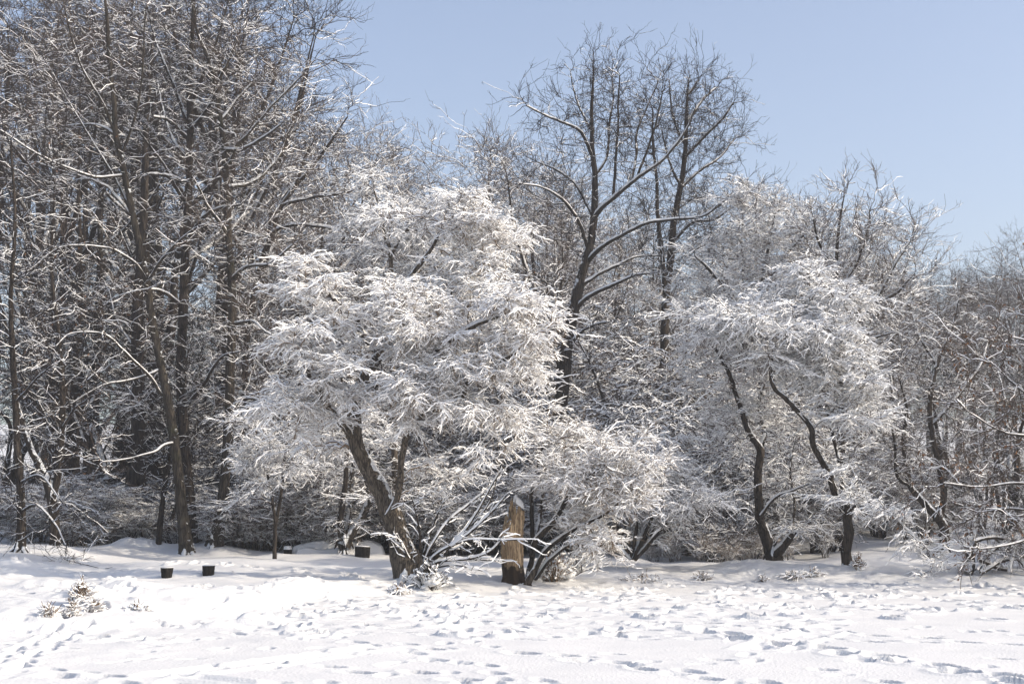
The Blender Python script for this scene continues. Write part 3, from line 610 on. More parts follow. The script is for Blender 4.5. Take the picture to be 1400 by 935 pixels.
h.build("forked_tree", "biggest dark forked tree standing high above the wood, centre of the skyline", dict(TALL, n2=300, n3=1000, n4=3000, n5=5500, lo=.45, cov=.1, cov2=.6, cov3=.25, hs=.003, hs2=.012, hs_l=.03), 51, M_BARK, M_TWIGD)
h = Hero((905, 640), 45); h.base = at(900, 738, 45); h.base[2] = ground_h(h.base[0], h.base[1]) - .03
h.limb([(900, 738), (902, 640), (905, 540), (908, 460), (912, 394), (918, 347), (922, 304), (931, 257), (937, 214), (939, 158), (940, 135), (941, 112)], [15, 14, 13, 12, 10.5, 10, 9, 8, 6.5, 5, 3.5, 2], "trunk")
h.limb([(911, 410), (907, 370), (900, 320), (896, 285), (895, 250), (890, 200), (892, 150)], [7, 6.5, 6, 5, 4.5, 3.5, 2], "limb", (0, -.6))
for pts, dy in [([(920, 330), (945, 305), (975, 300), (1000, 285)], -.6), ([(931, 257), (955, 235), (985, 215), (1005, 190)], .5), ([(937, 214), (965, 185), (990, 160), (1003, 140)], -.5), ([(939, 170), (960, 140), (980, 120)], .5), ([(938, 200), (920, 160), (915, 110)], .5), ([(931, 257), (915, 225), (905, 180)], -.5), ([(940, 130), (950, 118), (955, 110)], 0), ([(918, 347), (940, 340), (965, 345)], -.8)]:
    h.limb(pts, np.linspace(4.5, 1.6, len(pts)), "limb", (0, dy))
for a in [(945, 152, 45, 42, 0), (975, 180, 38, 50, 0), (915, 180, 40, 60, 0), (960, 240, 50, 45, 0), (905, 280, 40, 50, 0), (960, 320, 45, 35, 0)]: h.lobe(*a)
h.build("bare_tree", "bare dark tree with a rounded twiggy top, right neighbour of the biggest forked tree", dict(TALL, n2=210, n3=750, n4=2300, n5=4500, cov=.1, cov2=.6, cov3=.25, hs=.003, hs2=.012), 52, M_BARK, M_TWIGD)

# --- right group
h = Hero((1160, 777))
h.limb([(1159, 778), (1158, 755), (1161, 735), (1160, 715), (1159, 691), (1156, 684)], [15, 13, 14, 12.5, 13, 11], "trunk")
h.limb([(1161, 692), (1152, 683), (1141, 676), (1133, 650), (1125, 635), (1112, 610), (1108, 584), (1091, 563), (1074, 545), (1057, 528), (1054, 498), (1060, 470)], [12, 11, 10, 9, 8.5, 8, 8, 7.5, 7, 6.5, 4, 2], "trunk", (0, -.6))
h.limb([(1156, 686), (1153, 678), (1149, 640), (1142, 605), (1131, 550), (1120, 500), (1105, 450)], [6, 6, 5.5, 5, 4.5, 3.5, 2], "limb", (.1, .7))
h.limb([(1160, 700), (1175, 685), (1200, 690), (1230, 715), (1255, 740)], [5, 4.5, 3.5, 2.5, 1.5], "limb", (-.1, -.8))
for a in [(1060, 460, 65, 50, -.4), (1120, 480, 70, 55, 0), (1000, 440, 50, 35, -.3), (1165, 530, 45, 55, -.4), (1130, 420, 60, 45, .6), (1090, 400, 65, 45, .8), (1150, 580, 50, 35, -.4), (1195, 690, 32, 20, -.5), (1225, 712, 24, 14, -.7), (1185, 560, 30, 40, -.3)]: h.lobe(*a)
h.build("snowy_tree", "white tree on a dark trunk bent left at a sharp elbow, right bank", dict(WHITE, n2=140, n3=1500, n4=12500, n5=29000, lo=0, hs=.0155, cl=.32), 61, M_BARK, M_TWIG)
h = Hero((1060, 767), 34.2)
h.limb([(1056, 764), (1050, 741), (1040, 714), (1037, 690), (1035, 645), (1038, 615), (1022, 588), (1005, 537), (997, 511), (984, 485), (967, 460), (955, 440)], [19, 16, 13, 12, 11, 11, 8, 6.5, 6, 5, 4, 2], "trunk", (0, -.4))
h.limb([(1060, 763), (1067, 754), (1076, 741), (1086, 728)], [13, 12, 11, 10], "trunk", (-.1, -.5))
h.limb([(1038, 618), (1045, 590), (1040, 550), (1050, 500), (1045, 450)], [8, 7, 5, 4, 2], "limb", (0, .6)); h.limb([(1080, 735), (1085, 690), (1080, 640), (1090, 590)], [4, 3.5, 3, 1.5], "limb", (-.2, .4)); h.limb([(1040, 705), (1060, 680), (1085, 670), (1110, 660)], [5, 4, 3, 2], "limb", (-.2, -.6))
for a in [(1000, 530, 60, 55, 0), (960, 470, 45, 40, -.2), (1030, 585, 60, 45, .5), (980, 600, 50, 50, .3), (1075, 640, 40, 35, .6), (995, 655, 38, 32, .3), (1050, 540, 50, 50, .6), (1095, 610, 40, 45, .4)]: h.lobe(*a)
h.build("twin_tree", "dark tree split at the base into a tall leaning stem and a short cut one", dict(BUSH, n2=90, n3=600, n4=4300, n5=9000), 62, M_BARK, M_TWIG)
h = Hero((1035, 740), 41)
h.limb([(1035, 740), (1030, 650), (1040, 560), (1035, 480), (1040, 400), (1050, 340), (1060, 290)], [12, 11, 9, 8, 6, 4, 2], "trunk"); h.limb([(1035, 470), (1000, 410), (970, 370), (950, 350)], [6, 5, 4, 2], "limb", (0, -.5)); h.limb([(1040, 400), (1075, 350), (1100, 320)], [5, 4, 2], "limb", (0, -.6)); h.limb([(1035, 480), (1060, 440), (1045, 420)], [5, 4, 3], "limb", (-.2, -.6))
for a in [(1030, 310, 65, 55, 0), (1070, 340, 55, 50, 0), (970, 360, 50, 45, 0), (1040, 400, 75, 45, 0), (1010, 270, 40, 30, .3), (1085, 300, 35, 35, .3), (950, 410, 40, 35, 0)]: h.lobe(*a)
h.build("pale_tree", "tall pale snow dusted tree with a broad fine crown, right of the bare rounded one", dict(WHITE, n2=140, n3=900, n4=6500, n5=14000, cov=.85, up4=.15, droop=.08, flat=.4, hs=.011), 63, M_BARK, M_TWIG)
h = Hero((1148, 740), 39)
h.limb([(1150, 745), (1152, 680), (1150, 600), (1150, 520), (1150, 460), (1147, 420), (1143, 380), (1145, 330), (1150, 290), (1155, 265)], [12, 11, 10, 9.5, 9, 7, 5.5, 4.5, 3, 1.6], "trunk")
for pts, dy in [([(1150, 465), (1170, 440), (1195, 415), (1212, 385), (1225, 360), (1245, 330)], -.6), ([(1148, 430), (1134, 400), (1130, 360), (1135, 320)], .4), ([(1146, 400), (1170, 360), (1185, 320), (1190, 285)], .3), ([(1144, 370), (1120, 330), (1112, 300)], -.4), ([(1195, 415), (1225, 400), (1250, 375)], -.6), ([(1150, 480), (1185, 465), (1220, 455)], -.8)]: h.limb(pts, np.linspace(5.5, 1.6, len(pts)), "limb", (0, dy))
for a in [(1160, 320, 50, 45, 0), (1205, 340, 45, 40, 0), (1120, 340, 30, 50, 0), (1190, 400, 60, 40, 0), (1220, 440, 45, 40, -.3), (1150, 380, 50, 40, 0)]: h.lobe(*a)
h.build("fan_tree", "tree with an upswept fan of branches rising behind the elbow trunk tree on the right", dict(TALL, n2=130, n3=520, n4=2500, n5=4600, cov=.6, cov3=.8, hs=.01), 64, M_BARK, M_TWIG)
h = Hero((1290, 750), 38)
h.limb([(1300, 752), (1290, 720), (1270, 695), (1245, 665), (1240, 640), (1235, 600), (1240, 560), (1230, 520)], [15, 13, 11, 9, 7.5, 6, 4, 2], "trunk"); h.limb([(1285, 710), (1290, 670), (1280, 620), (1270, 560), (1280, 500), (1300, 450), (1310, 410)], [10, 9, 8, 7, 5.5, 4, 2], "trunk", (0, .5)); h.limb([(1245, 665), (1226, 650), (1223, 610), (1215, 570)], [5, 5, 4, 2], "limb", (0, -.4)); h.limb([(1275, 580), (1310, 540), (1340, 500), (1350, 470)], [6, 5, 4, 2], "limb", (.3, 1)); h.limb([(1280, 500), (1255, 455), (1245, 420)], [5, 4, 2], "limb", (.4, 1))
for a in [(1290, 430, 55, 45, .5), (1250, 480, 55, 55, 0), (1330, 470, 45, 55, .6), (1250, 560, 55, 50, -.2), (1310, 560, 55, 55, .3), (1280, 620, 60, 45, 0), (1230, 640, 35, 40, -.3)]: h.lobe(*a)
h.build("tangled_tree", "grey tangled tree with crossing dark limbs, just left of the brown leaved oak", dict(BUSH, n2=110, n3=650, n4=3800, n5=7500, cov=.3, cov3=.55, hs=.007, flat=.4), 65, M_BARK, M_TWIG)
# brown leaved oak reaching in from the right edge
h = Hero((1470, 785), 29.5)
h.limb([(1475, 790), (1470, 730), (1468, 660), (1475, 580), (1480, 500), (1490, 420)], [26, 22, 19, 16, 12, 7], "trunk")
for pts, dy in [([(1470, 700), (1430, 670), (1390, 660), (1340, 665), (1290, 660)], -.8), ([(1470, 640), (1420, 600), (1370, 590), (1320, 560)], -1), ([(1474, 600), (1430, 560), (1390, 530), (1360, 500)], .5), ([(1468, 720), (1420, 700), (1380, 695), (1340, 700)], .6), ([(1470, 740), (1420, 735), (1380, 745), (1340, 750)], -.4), ([(1478, 540), (1440, 500), (1410, 470), (1380, 460)], -.6)]: h.limb(pts, np.linspace(5, 1.6, len(pts)), "limb", (0, dy))
for a in [(1340, 620, 50, 45, -.6), (1380, 560, 45, 50, -.2), (1350, 700, 50, 40, -.3), (1390, 640, 50, 60, 0), (1390, 500, 40, 40, 0), (1440, 560, 60, 90, 0), (1310, 660, 30, 30, -.6), (1450, 420, 60, 70, 0)]: h.lobe(*a)
h.build("brown_oak", "oak keeping curled brown leaves, reaching in from the right edge of the pond", dict(TALL, n2=90, n3=320, n4=1700, n5=2800, leaves=900, cov=.18, cov3=.4, cov2=.8, hs_l=.016, hs=.008, hs2=.025, wu=.2, up4=.1, flat=.4), 66, M_BARK, M_TWIG)
# brush pile and leaning dead stem at the right edge
h = Hero((1372, 784))
h.limb([(1320, 783), (1326, 760), (1329, 742), (1333, 726)], [13, 11, 9, 6], "stem", (-.2, .1))
for a_, b_, c_ in [((1335, 780), (1360, 750), (1395, 735)), ((1340, 783), (1375, 765), (1420, 760)), ((1330, 740), (1355, 735), (1400, 742)), ((1345, 778), (1350, 745), (1340, 715)), ((1380, 783), (1385, 750), (1400, 720)), ((1335, 765), (1370, 778), (1410, 782)), ((1405, 783), (1385, 755), (1350, 728))]:
    h.limb([a_, b_, c_], [6, 5, 2.5], "stem", (-.3, .3))
for a in [(1370, 755, 40, 24, 0), (1400, 740, 35, 30, .2), (1345, 765, 25, 18, -.2)]: h.lobe(*a)
h.build("brush_heap", "tangled snowy heap of dead branches with a leaning stem at the right edge", dict(BUSH, n2=40, n3=220, n4=1300, n5=2600, cov=.35, cov3=.6, hs=.009, flat=.3), 67, M_BARK, M_TWIG, cat="brush heap", crown_name="twigs")
# ------------------------------------------------------------------ the wood behind: a few grown kinds, copied as single trees
def proto_tall(seed, H, stems, spread, prm):
    rng = np.random.RandomState(seed); limbs = []; lobes = []
    for k in range(stems):
        a = rng.rand() * 6.28; lean = (0.02 + .05 * rng.rand()) if stems == 1 else .05 + .05 * rng.rand()
        n = 9; z = np.linspace(0, H * (.88 - .07 * k), n); dx = np.cumsum(rng.randn(n) * .16) * .5; dy_ = np.cumsum(rng.randn(n) * .16) * .5
        pts = np.stack([z * lean * math.cos(a) + dx - dx[0], z * lean * math.sin(a) + dy_ - dy_[0], z - .15], 1)
        r0 = H * .0115 * (1 if stems == 1 else .8)
        limbs.append((pts, r0 * (1 - np.linspace(0, 1, n)) ** .8 + .015, 'trunk'))
        for q in range(4):
            f = .3 + .5 * rng.rand(); i = int(f * (n - 1)); p0 = pts[i]; b = rng.rand() * 6.28; L = H * (.16 + .16 * rng.rand())
            d = np.array([math.cos(b), math.sin(b), 0]); pp = np.array([p0, p0 + d * L * .3 + [0, 0, L * .25], p0 + d * L * .6 + [0, 0, L * .65], p0 + d * L * .8 + [0, 0, L * 1.15]])
            lobes.append((pp[-1], np.array([spread * .4, spread * .4, H * .07]), .5)); limbs.append((pp, np.array([r0 * .5, r0 * .4, r0 * .28, .015]), 'trunk'))
    for z, r, hh in [(.93, .6, .12), (.75, 1., .16), (.55, 1.05, .16), (.36, .85, .12)]:
        for _ in range(2):
            o = rng.randn(2) * spread * .25; q = limbs[5 * rng.randint(stems)][0]; o = o + [np.interp(H * z, q[:, 2], q[:, 0]), np.interp(H * z, q[:, 2], q[:, 1])]
            lobes.append((np.array([o[0], o[1], H * z]), np.array([spread * r, spread * r, H * hh]), 1.0))
    for k in range(stems):
        q = limbs[5 * k][0]; lobes.append((q[-1] - [0, 0, H * .05], np.array([spread * .5, spread * .5, H * .09]), 1.2))
    return grow(seed, limbs, lobes, dict(dict(TALL, n2=150, n3=600, n4=2300, n5=4200, cov=.1, cov2=.7, cov3=.35, rtw=.005, rend=.009, hs=.004, hs2=.012, thin=1, cl=.75), **prm), None)
def proto_bushy(seed, H, stems, spread, prm, base=BUSH):
    rng = np.random.RandomState(seed); limbs = []; lobes = []
    for k in range(stems):
        a = k * 6.28 / stems + rng.rand(); L = spread * (.3 + .6 * rng.rand()); hh = H * (.55 + .4 * rng.rand()); n = 5; t = np.linspace(0, 1, n)
        pts = np.stack([np.cos(a) * (.08 + L * t ** 1.3), np.sin(a) * (.08 + L * t ** 1.3), hh * t ** .85 - .1], 1) + np.r_[[[0, 0, 0]], rng.randn(n - 1, 3) * H * .02]
        r0 = H * (.012 if stems > 3 else .016)
        limbs.append((pts, r0 * (1 - t) + .008, 'trunk'))
    for _ in range(9):
        a = rng.rand() * 6.28; q = rng.rand() ** .6; z = H * (.3 + .55 * rng.rand())
        lobes.append((np.array([math.cos(a) * spread * q * .75, math.sin(a) * spread * q * .75, z]), np.array([spread * .42, spread * .42, H * .2]), 1.0))
    return grow(seed, limbs, lobes, dict(base, **prm), None)
def merge_parts(parts):
    g = Geo()
    for nm, q in parts:
        for V, Q, M, S in zip(q.V, q.Q, q.M, q.S):
            k = Q.min(); g.add(V, Q - k, M, True)
    return g
class Proto:
    def __init__(s, name, cat, H, made, bark, twig, stem_name="trunk", crown_name="crown"):
        s.name, s.cat, s.H = name, cat, H; parts, crown = made
        s.m1 = merge_parts(parts).mesh(stem_name, [bark, M_SNOW]); s.m2 = crown.mesh(crown_name, [twig, M_TSNOW, M_LEAF]); s.n1, s.n2 = stem_name, crown_name; s.src = None
    def put(s, x, y, height, rz, label, group, wide=1.0):
        k = height / s.H; loc = (x, y, ground_h(x, y) - .04)
        if s.src is None:
            t = thing(s.name, label, s.cat, loc, group); t.rotation_euler = (0, 0, rz); t.scale = (k * wide, k * wide, k)
            link(s.n1, s.m1, t); link(s.n2, s.m2, t); s.src = t
            return t
        return copy_tree(s.src, loc, rz, (k * wide, k * wide, k), label, group)

tall = [Proto("wood_tree", "tree", 16, proto_tall(101, 16, 1, 2.6, {}), M_BARK, M_TWIGD), Proto("wood_tree", "tree", 16, proto_tall(102, 16, 1, 3.0, dict(leaves=150)), M_BARK, M_TWIG),
        Proto("wood_tree", "tree", 15, proto_tall(103, 15, 3, 2.4, {}), M_BARKG, M_TWIG), Proto("wood_tree", "tree", 15, proto_tall(104, 15, 2, 2.2, dict(leaves=220)), M_BARK, M_TWIGD), Proto("wood_tree", "tree", 16, proto_tall(105, 16, 1, 2.1, {}), M_BARK, M_TWIG)]
tall_w = [Proto("wood_tree", "tree", 16, proto_tall(106 + i, 16, 1 + i % 2, [2.6, 2.2, 3.0][i], dict(cov=.4, cov3=.7, hs=.007, leaves=90 * i)), M_BARK, M_TWIG) for i in range(3)]
small = [Proto("small_tree", "tree", 7, proto_bushy(111, 7, 2, 2.3, dict(n2=80, n3=480, n4=3200, n5=6000, cov=.6, cov3=.8, rtw=.0055, hs=.012, thin=1, cl=.5)), M_BARK, M_TWIG), Proto("small_tree", "tree", 7, proto_bushy(112, 7, 3, 2.6, dict(n2=80, n3=480, n4=3200, n5=6000, cov=.6, cov3=.8, rtw=.0055, hs=.012, thin=1, cl=.5, leaves=200)), M_BARK, M_TWIG),
         Proto("small_tree", "tree", 7, proto_bushy(113, 7, 1, 2.2, dict(n2=80, n3=480, n4=3200, n5=6000, cov=.6, cov3=.8, rtw=.0055, hs=.011, thin=1, cl=.5)), M_BARKG, M_TWIGD)]
small_d = [Proto("small_tree", "tree", 7, proto_bushy(115 + i, 7, 2 + i, 2.2, dict(n2=70, n3=300, n4=1500, n5=2500, cov=.25, cov3=.5, rtw=.005, hs=.003, hs2=.009, thin=1, cl=.5, leaves=150 * i)), M_BARK, M_TWIGD) for i in range(2)]
shrub_d = [Proto("shrub", "shrub", 3, proto_bushy(125 + i, 3, 7, 1.3, dict(n2=45, n3=260, n4=1700, n5=2800, cov=.2, cov3=.5, rtw=.0045, hs=.003, hs2=.008, thin=1, cl=.3)), M_BARK, [M_TWIG, M_TWIGD][i], "stem", "twigs") for i in range(2)]
shrub = [Proto("shrub", "shrub", 3, proto_bushy(121 + i, 3, 7, 1.3, dict(n2=60, n3=420, n4=3600, n5=7000, cov=.95, cov3=1, rtw=.0042, hs=.0125, thin=1, cl=.3)), M_BARK, [M_TWIG, M_TWIGD, M_TWIG][i], "stem", "twigs") for i in range(3)]
brush = [Proto("low_brush", "shrub", 1.1, proto_bushy(131 + i, 1.1, 9, .55, dict(n2=30, n3=150, n4=700, n5=900, cl=.15, rtw=.004, hs=.006, up4=.5, droop=0, flat=.2, l4=(.15, .35), l5=(.06, .15), thin=1)), M_BARK, M_TWIGW if i else M_TWIG, "stem", "twigs") for i in range(2)]

TOPX = [-300, 280, 330, 390, 430, 480, 530, 560, 600, 640, 700, 740, 800, 900, 1000, 1040, 1090, 1160, 1230, 1265, 1310, 1360, 1400, 1700]
TOPY = [-70, -70, 110, 165, 165, 130, 150, 200, 160, 170, 195, 220, 255, 275, 260, 240, 260, 285, 330, 365, 360, 345, 340, 300]
REG = [(-9999, 150, "near the Y forked trunk at the far left"), (150, 400, "behind the three tall trees on the left"), (400, 720, "behind the big white tree at the pond"),
       (720, 960, "around the biggest forked tree in the centre"), (960, 1240, "behind the elbow trunk tree on the right"), (1240, 9999, "behind the brown leaved oak at the right")]
def region(px): return next(r[2] for r in REG if r[0] <= px < r[1])
WORDS = {"wood_tree": ("tall thin dark tree %s", "rear trees %s"), "small_tree": ("small snow dusted tree %s", "small trees %s"),
         "shrub": ("many stemmed grey shrub %s", "shrubs %s"), "low_brush": ("knee high twiggy brush %s", "low brush %s")}
def scatter(kinds, seed, n, x0, x1, Y0, Y1, topf, wide=(.85, 1.2), mind=.045, dark=True):
    rng = np.random.RandomState(seed); done = []; tries = 0
    while len(done) < n and tries < n * 60:
        tries += 1
        px = rng.uniform(x0, x1); Y = Y0 + (Y1 - Y0) * rng.rand() ** 1.3
        if any(abs(px - q[0]) / F * Y < mind * Y and abs(Y - q[1]) < 4 for q in done): continue
        done.append((px, Y)); p = at(px, 690, Y); x = p[0]; g = ground_h(x, Y)
        hgt = at(px, topf(px, rng), Y)[2] - g
        if hgt < .3: continue
        dk = dark and (px < 360 - 90 * rng.rand() or px > 1260 + 60 * rng.rand()); ks = small_d if dk and kinds is small else shrub_d if dk and kinds is shrub else kinds; k = ks[rng.randint(len(ks))]; a, b_ = WORDS[k.name]; rg = region(px)
        k.put(x, Y, hgt, rng.rand() * 6.28, a % rg, b_ % rg, rng.uniform(*wide))
top_tall = lambda px, r: np.interp(px, TOPX, TOPY) + 150 * r.rand() ** 1.7
scatter(tall, 201, 17, -60, 330, 46, 74, top_tall, mind=.012)
scatter(tall_w, 202, 46, 380, 1260, 50, 78, top_tall, mind=.012)
scatter(tall, 203, 26, 1230, 1480, 84, 112, lambda px, r: np.interp(px, TOPX, TOPY) + 45 * r.rand(), mind=.006)
scatter(tall_w, 207, 16, 300, 1260, 78, 105, lambda px, r: np.interp(px, TOPX, TOPY) + 40 + 160 * r.rand(), mind=.01)
SMX = [-200, 250, 330, 420, 500, 560, 700, 860, 1000, 1100, 1250, 1300, 1400, 1600]
SMY = [330, 330, 400, 400, 380, 360, 380, 390, 400, 400, 420, 420, 430, 430]
scatter(small, 204, 48, -80, 1480, 42, 60, lambda px, r: np.interp(px, SMX, SMY) + 160 * r.rand() ** 1.3, mind=.014)
SHX = [-200, 240, 280, 420, 560, 700, 860, 1000, 1100, 1250, 1400, 1600]
SHY = [660, 660, 600, 560, 540, 520, 480, 500, 570, 600, 600, 600]
scatter(shrub, 205, 46, -60, 1450, 41.5, 52, lambda px, r: np.interp(px, SHX, SHY) + 90 * r.rand(), (1, 1.5), mind=.014)
scatter(shrub, 208, 12, 850, 1050, 37.5, 41, lambda px, r: 560 + 90 * r.rand(), (.9, 1.3), mind=.012)
scatter(shrub, 209, 12, 1060, 1330, 39, 44, lambda px, r: 610 + 70 * r.rand(), (.9, 1.3), mind=.012)
scatter(shrub, 210, 10, 10, 360, 41, 44, lambda px, r: 680 + 40 * r.rand(), (1.2, 1.8), mind=.012)
scatter(shrub_d, 212, 26, -40, 700, 54, 66, lambda px, r: 600 + 60 * r.rand(), (1.2, 1.8), mind=.012)
scatter(shrub, 213, 26, 300, 880, 39.5, 45, lambda px, r: 625 + 60 * r.rand(), (1.3, 1.9), mind=.01, dark=False)
scatter(shrub, 214, 16, -20, 330, 41, 46, lambda px, r: 655 + 50 * r.rand(), (1.5, 2.2), mind=.012, dark=False)
scatter(brush, 206, 14, 880, 1130, 36.5, 39.5, lambda px, r: 722 + 28 * r.rand(), (.8, 1.2), mind=.004)
scatter(brush, 211, 20, 0, 560, 40.5, 43, lambda px, r: 712 + 28 * r.rand(), (.9, 1.4), mind=.006)
# the wood goes on past the right edge and shades the bank there
rng = np.random.RandomState(77)
for i in range(14):
    y = 29.5 + rng.rand() * 15; x = .36 * y + 3.6 + rng.rand() * 9
    small[i % 3].put(x, y, 6 + 3 * rng.rand(), rng.rand() * 6, "small snow dusted tree standing past the photo's right edge", "trees past the right edge", 1.0)
# ------------------------------------------------------------------ stump, log stools, weeds and tussocks
def ring_loft(rings, S, cap=True):
    """rings: list of (center(3), radius array(S) or scalar)"""
    V = []; Q = []
    for c, r in rings:
        a = np.arange(S) * 2 * math.pi / S; rr = np.broadcast_to(r, (S,))
        V.append(np.stack([c[0] + np.cos(a) * rr, c[1] + np.sin(a) * rr, np.full(S, c[2])], 1))
    V = np.concatenate(V)
    for k in range(len(rings) - 1):
        i = np.arange(S) + k * S; j = (np.arange(S) + 1) % S + k * S
        Q.append(np.stack([i, j, j + S, i + S], 1))
    return V, np.concatenate(Q)

def hollow_stump():
    rng = np.random.RandomState(9); base = ground_hit(704, 796); Y = base[1]; k = Y / F
    base[2] = ground_h(base[0], Y)
    t = thing("tree_stump", "tall broken hollow tree stump of bare brown wood with a slanted snow capped top", "stump", base)
    S = 44; a = np.arange(S) * 2 * math.pi / S
    rows = [(0, 703, 13.5), (8, 702, 12), (30, 700.5, 12.5), (55, 699.5, 14), (75, 699.5, 15), (90, 701.5, 13.5), (100, 703, 12.5), (112, 704.5, 11.5)]
    grooves = sum(vv * np.cos(a * n + ph) for n, vv, ph in [(3, .09, 1), (5, .07, 2.2), (9, .07, .4), (13, .05, 2), (19, .05, 0)])
    # jagged slanting rim: peak a little left of the middle, a broken shoulder on the left
    cx_ = np.cos(a); rim = 1.06 + np.where(cx_ < -.12, (cx_ + .12) * .3, -(cx_ + .12) * .11) + .03 * np.sin(a * 9) + .045 * rng.randn(S) + .03 * np.sin(a * 4 + 1)
    g = Geo(); rings = []
    zz = np.linspace(0, 107, 30)
    px_ = np.interp(zz, [r[0] for r in rows], [r[1] for r in rows]); rr = np.interp(zz, [r[0] for r in rows], [r[2] for r in rows])
    V = []; 
    for z, x, r in zip(zz, px_, rr):
        kn = 1 + grooves * (1 + .4 * np.sin(z * .06)) + .02 * rng.randn(S) + .5 * np.exp(-z / 9) * (.6 + .4 * np.cos(a * 5 + .5))
        f = z / 107.; zr = z * (1 + (rim - 1.06) * f ** 2.2)
        V.append(np.stack([(x - 704) * k + np.cos(a + f * .35) * r * k * kn, np.sin(a + f * .35) * r * k * kn, zr * k - .05], 1))
    # roll over the rim and go down inside
    top = V[-1]; ctr = top.mean(0)
    for sc, dz in [(.86, .015), (.74, -.03), (.62, -.2), (.5, -.4), (.05, -.45)]:
        q = ctr + (top - ctr) * np.array([sc, sc, .9]); q[:, 2] += dz; V.append(q)
    n = len(V); V = np.concatenate(V); Q = []
    for r in range(n - 1):
        i = np.arange(S) + r * S; j = (np.arange(S) + 1) % S + r * S; Q.append(np.stack([i, j, j + S, i + S], 1))
    g.add(V, np.concatenate(Q), 0, True)
    link("trunk", g.mesh("trunk", [M_WOOD]), t)
    # snow cap lying on the right hand slope of the broken top
    U = 12; W = 9; u, v = np.meshgrid(np.linspace(-1, 1, U), np.linspace(-1, 1, W), indexing='ij'); q = np.clip(1 - u ** 4, 0, 1) * np.clip(1 - v ** 4, 0, 1)
    cx = (709 - 704) * k + u * 7.5 * k; cz = (104.5 - 5.5 * u) * k; cy = v * .15
    topz = cz + .14 * q ** .6 + .012 * rng.randn(U, W) * q; botz = cz - .03
    V1 = np.stack([cx, cy, topz], -1).reshape(-1, 3); V2 = np.stack([cx, cy, botz], -1).reshape(-1, 3); idx = np.arange(U * W).reshape(U, W)
    qa = np.stack([idx[:-1, :-1], idx[1:, :-1], idx[1:, 1:], idx[:-1, 1:]], -1).reshape(-1, 4); e = np.concatenate([idx[:, 0], idx[-1, 1:], idx[-2::-1, -1], idx[0, -2:0:-1]]); e2 = np.roll(e, -1)
    g = Geo(); g.add(np.concatenate([V1, V2]), np.concatenate([qa, qa[:, ::-1] + U * W, np.stack([e2, e, e + U * W, e2 + U * W], 1)]), 0, True)
    link("snow_cap", g.mesh("snow_cap", [M_SNOW]), t)
    # splintered stub and root on the right side
    pts = np.array([[.2, -.12, -.1], [.3, -.16, .12], [.36, -.17, .3], [.42, -.16, .5]]) * np.array([1, 1, .72]); g = Geo()
    P, Rr = resample(pts, [.1, .08, .06, .015], .05, rng, .006); V, Q, M = tubes(P[None], Rr[None], 8, .03, rng); g.add(V, Q, M, True)
    link("stub", g.mesh("stub", [M_BARKB, M_SNOW]), t)
    for sgn, L in [(-1, .32), (1, .45), (.2, .4)]:
        pts = np.array([[.1 * sgn, -.06, .14], [.2 * sgn, -.12, .03], [(.2 + L * .3) * sgn, -.16, -.08]]); g = Geo()
        P, Rr = resample(pts, [.09, .07, .04], .05, rng, .01); V, Q, M = tubes(P[None], Rr[None], 8, .002, rng, thr=9); g.add(V, Q, M, True)
        link("root", g.mesh("root", [M_WOOD, M_SNOW]), t)
hollow_stump()

def whips(name, label, cat, base_px, paths, seed, w0=4.2, twigs=500, clump=None, Y=None):
    """long bare shoots springing from one foot, each a part"""
    h = Hero(base_px, Y); rng = np.random.RandomState(seed); t = thing(name, label, cat, h.base); NPs = []; NDs = []
    for pts, dy in paths:
        n = len(pts); P = np.array([at(q[0], q[1], h.Y - .15 + dy * i / (n - 1)) for i, q in enumerate(pts)])
        P, Rr = resample(P, np.linspace(w0, 1.5, n) * .5 * h.k, .1, rng, .006); g = Geo(); V, Q, M = tubes(P[None], Rr[None], 7, .032, rng, thr=.25); g.add(V, Q, M, True)
        T = nrm(np.gradient(P, axis=0)); NPs.append(P[len(P) // 3:]); NDs.append(T[len(P) // 3:])
        A, D = P[len(P) // 4:], T[len(P) // 4:]
        P2, R2 = spray(rng, A, D, 12, 4, (.15, .55), .12, .15, .5, .6, .005, .0035); g.add(*tubes(P2, R2, 4, .022, rng))
        a, d, r = nodes_of(P2, R2); P3, R3 = spray(rng, a, d, 24, 2, (.06, .2), .1, .1, .5, .7, .004, .003); g.add(*tubes(P3, R3, 4, .018, rng))
        link("shoot", g.mesh("shoot", [M_BARK, M_TSNOW], h.base), t)
    return t
whips("stem_shoots", "fan of long snow lined shoots rising from the white tree's foot", "shoots", (577, 797),
      [([(574, 785), (590, 765), (620, 745), (650, 705), (675, 660), (688, 640)], -.6), ([(574, 786), (600, 768), (640, 764), (670, 754), (688, 735)], -.5), ([(576, 780), (610, 750), (645, 725), (672, 700), (690, 680)], -.8), ([(574, 778), (590, 745), (610, 715), (640, 690), (670, 668)], .2),
       ([(575, 782), (600, 755), (640, 738), (680, 738), (720, 737)], -.9), ([(572, 780), (575, 750), (572, 720), (566, 690)], -.3), ([(576, 786), (610, 764), (650, 765), (690, 766)], -.3), ([(573, 783), (560, 765), (548, 740), (530, 730)], -.5), ([(575, 780), (585, 740), (600, 700), (615, 670)], .3),
       ([(576, 783), (600, 760), (640, 722), (668, 690), (680, 650)], -.4), ([(575, 788), (600, 775), (625, 772), (660, 780)], -.5)], 71)
whips("dry_stalks", "small spray of pale dry stalks in the snow just right of the stump bush", "stalks", (778, 790), [([(778, 790), (785, 770), (795, 742)], .1), ([(779, 790), (790, 765), (803, 748)], 0), ([(780, 790), (795, 772), (808, 765)], -.1), ([(781, 790), (800, 780), (812, 775)], 0), ([(777, 790), (778, 765), (783, 738)], 0)], 72, 1.6)

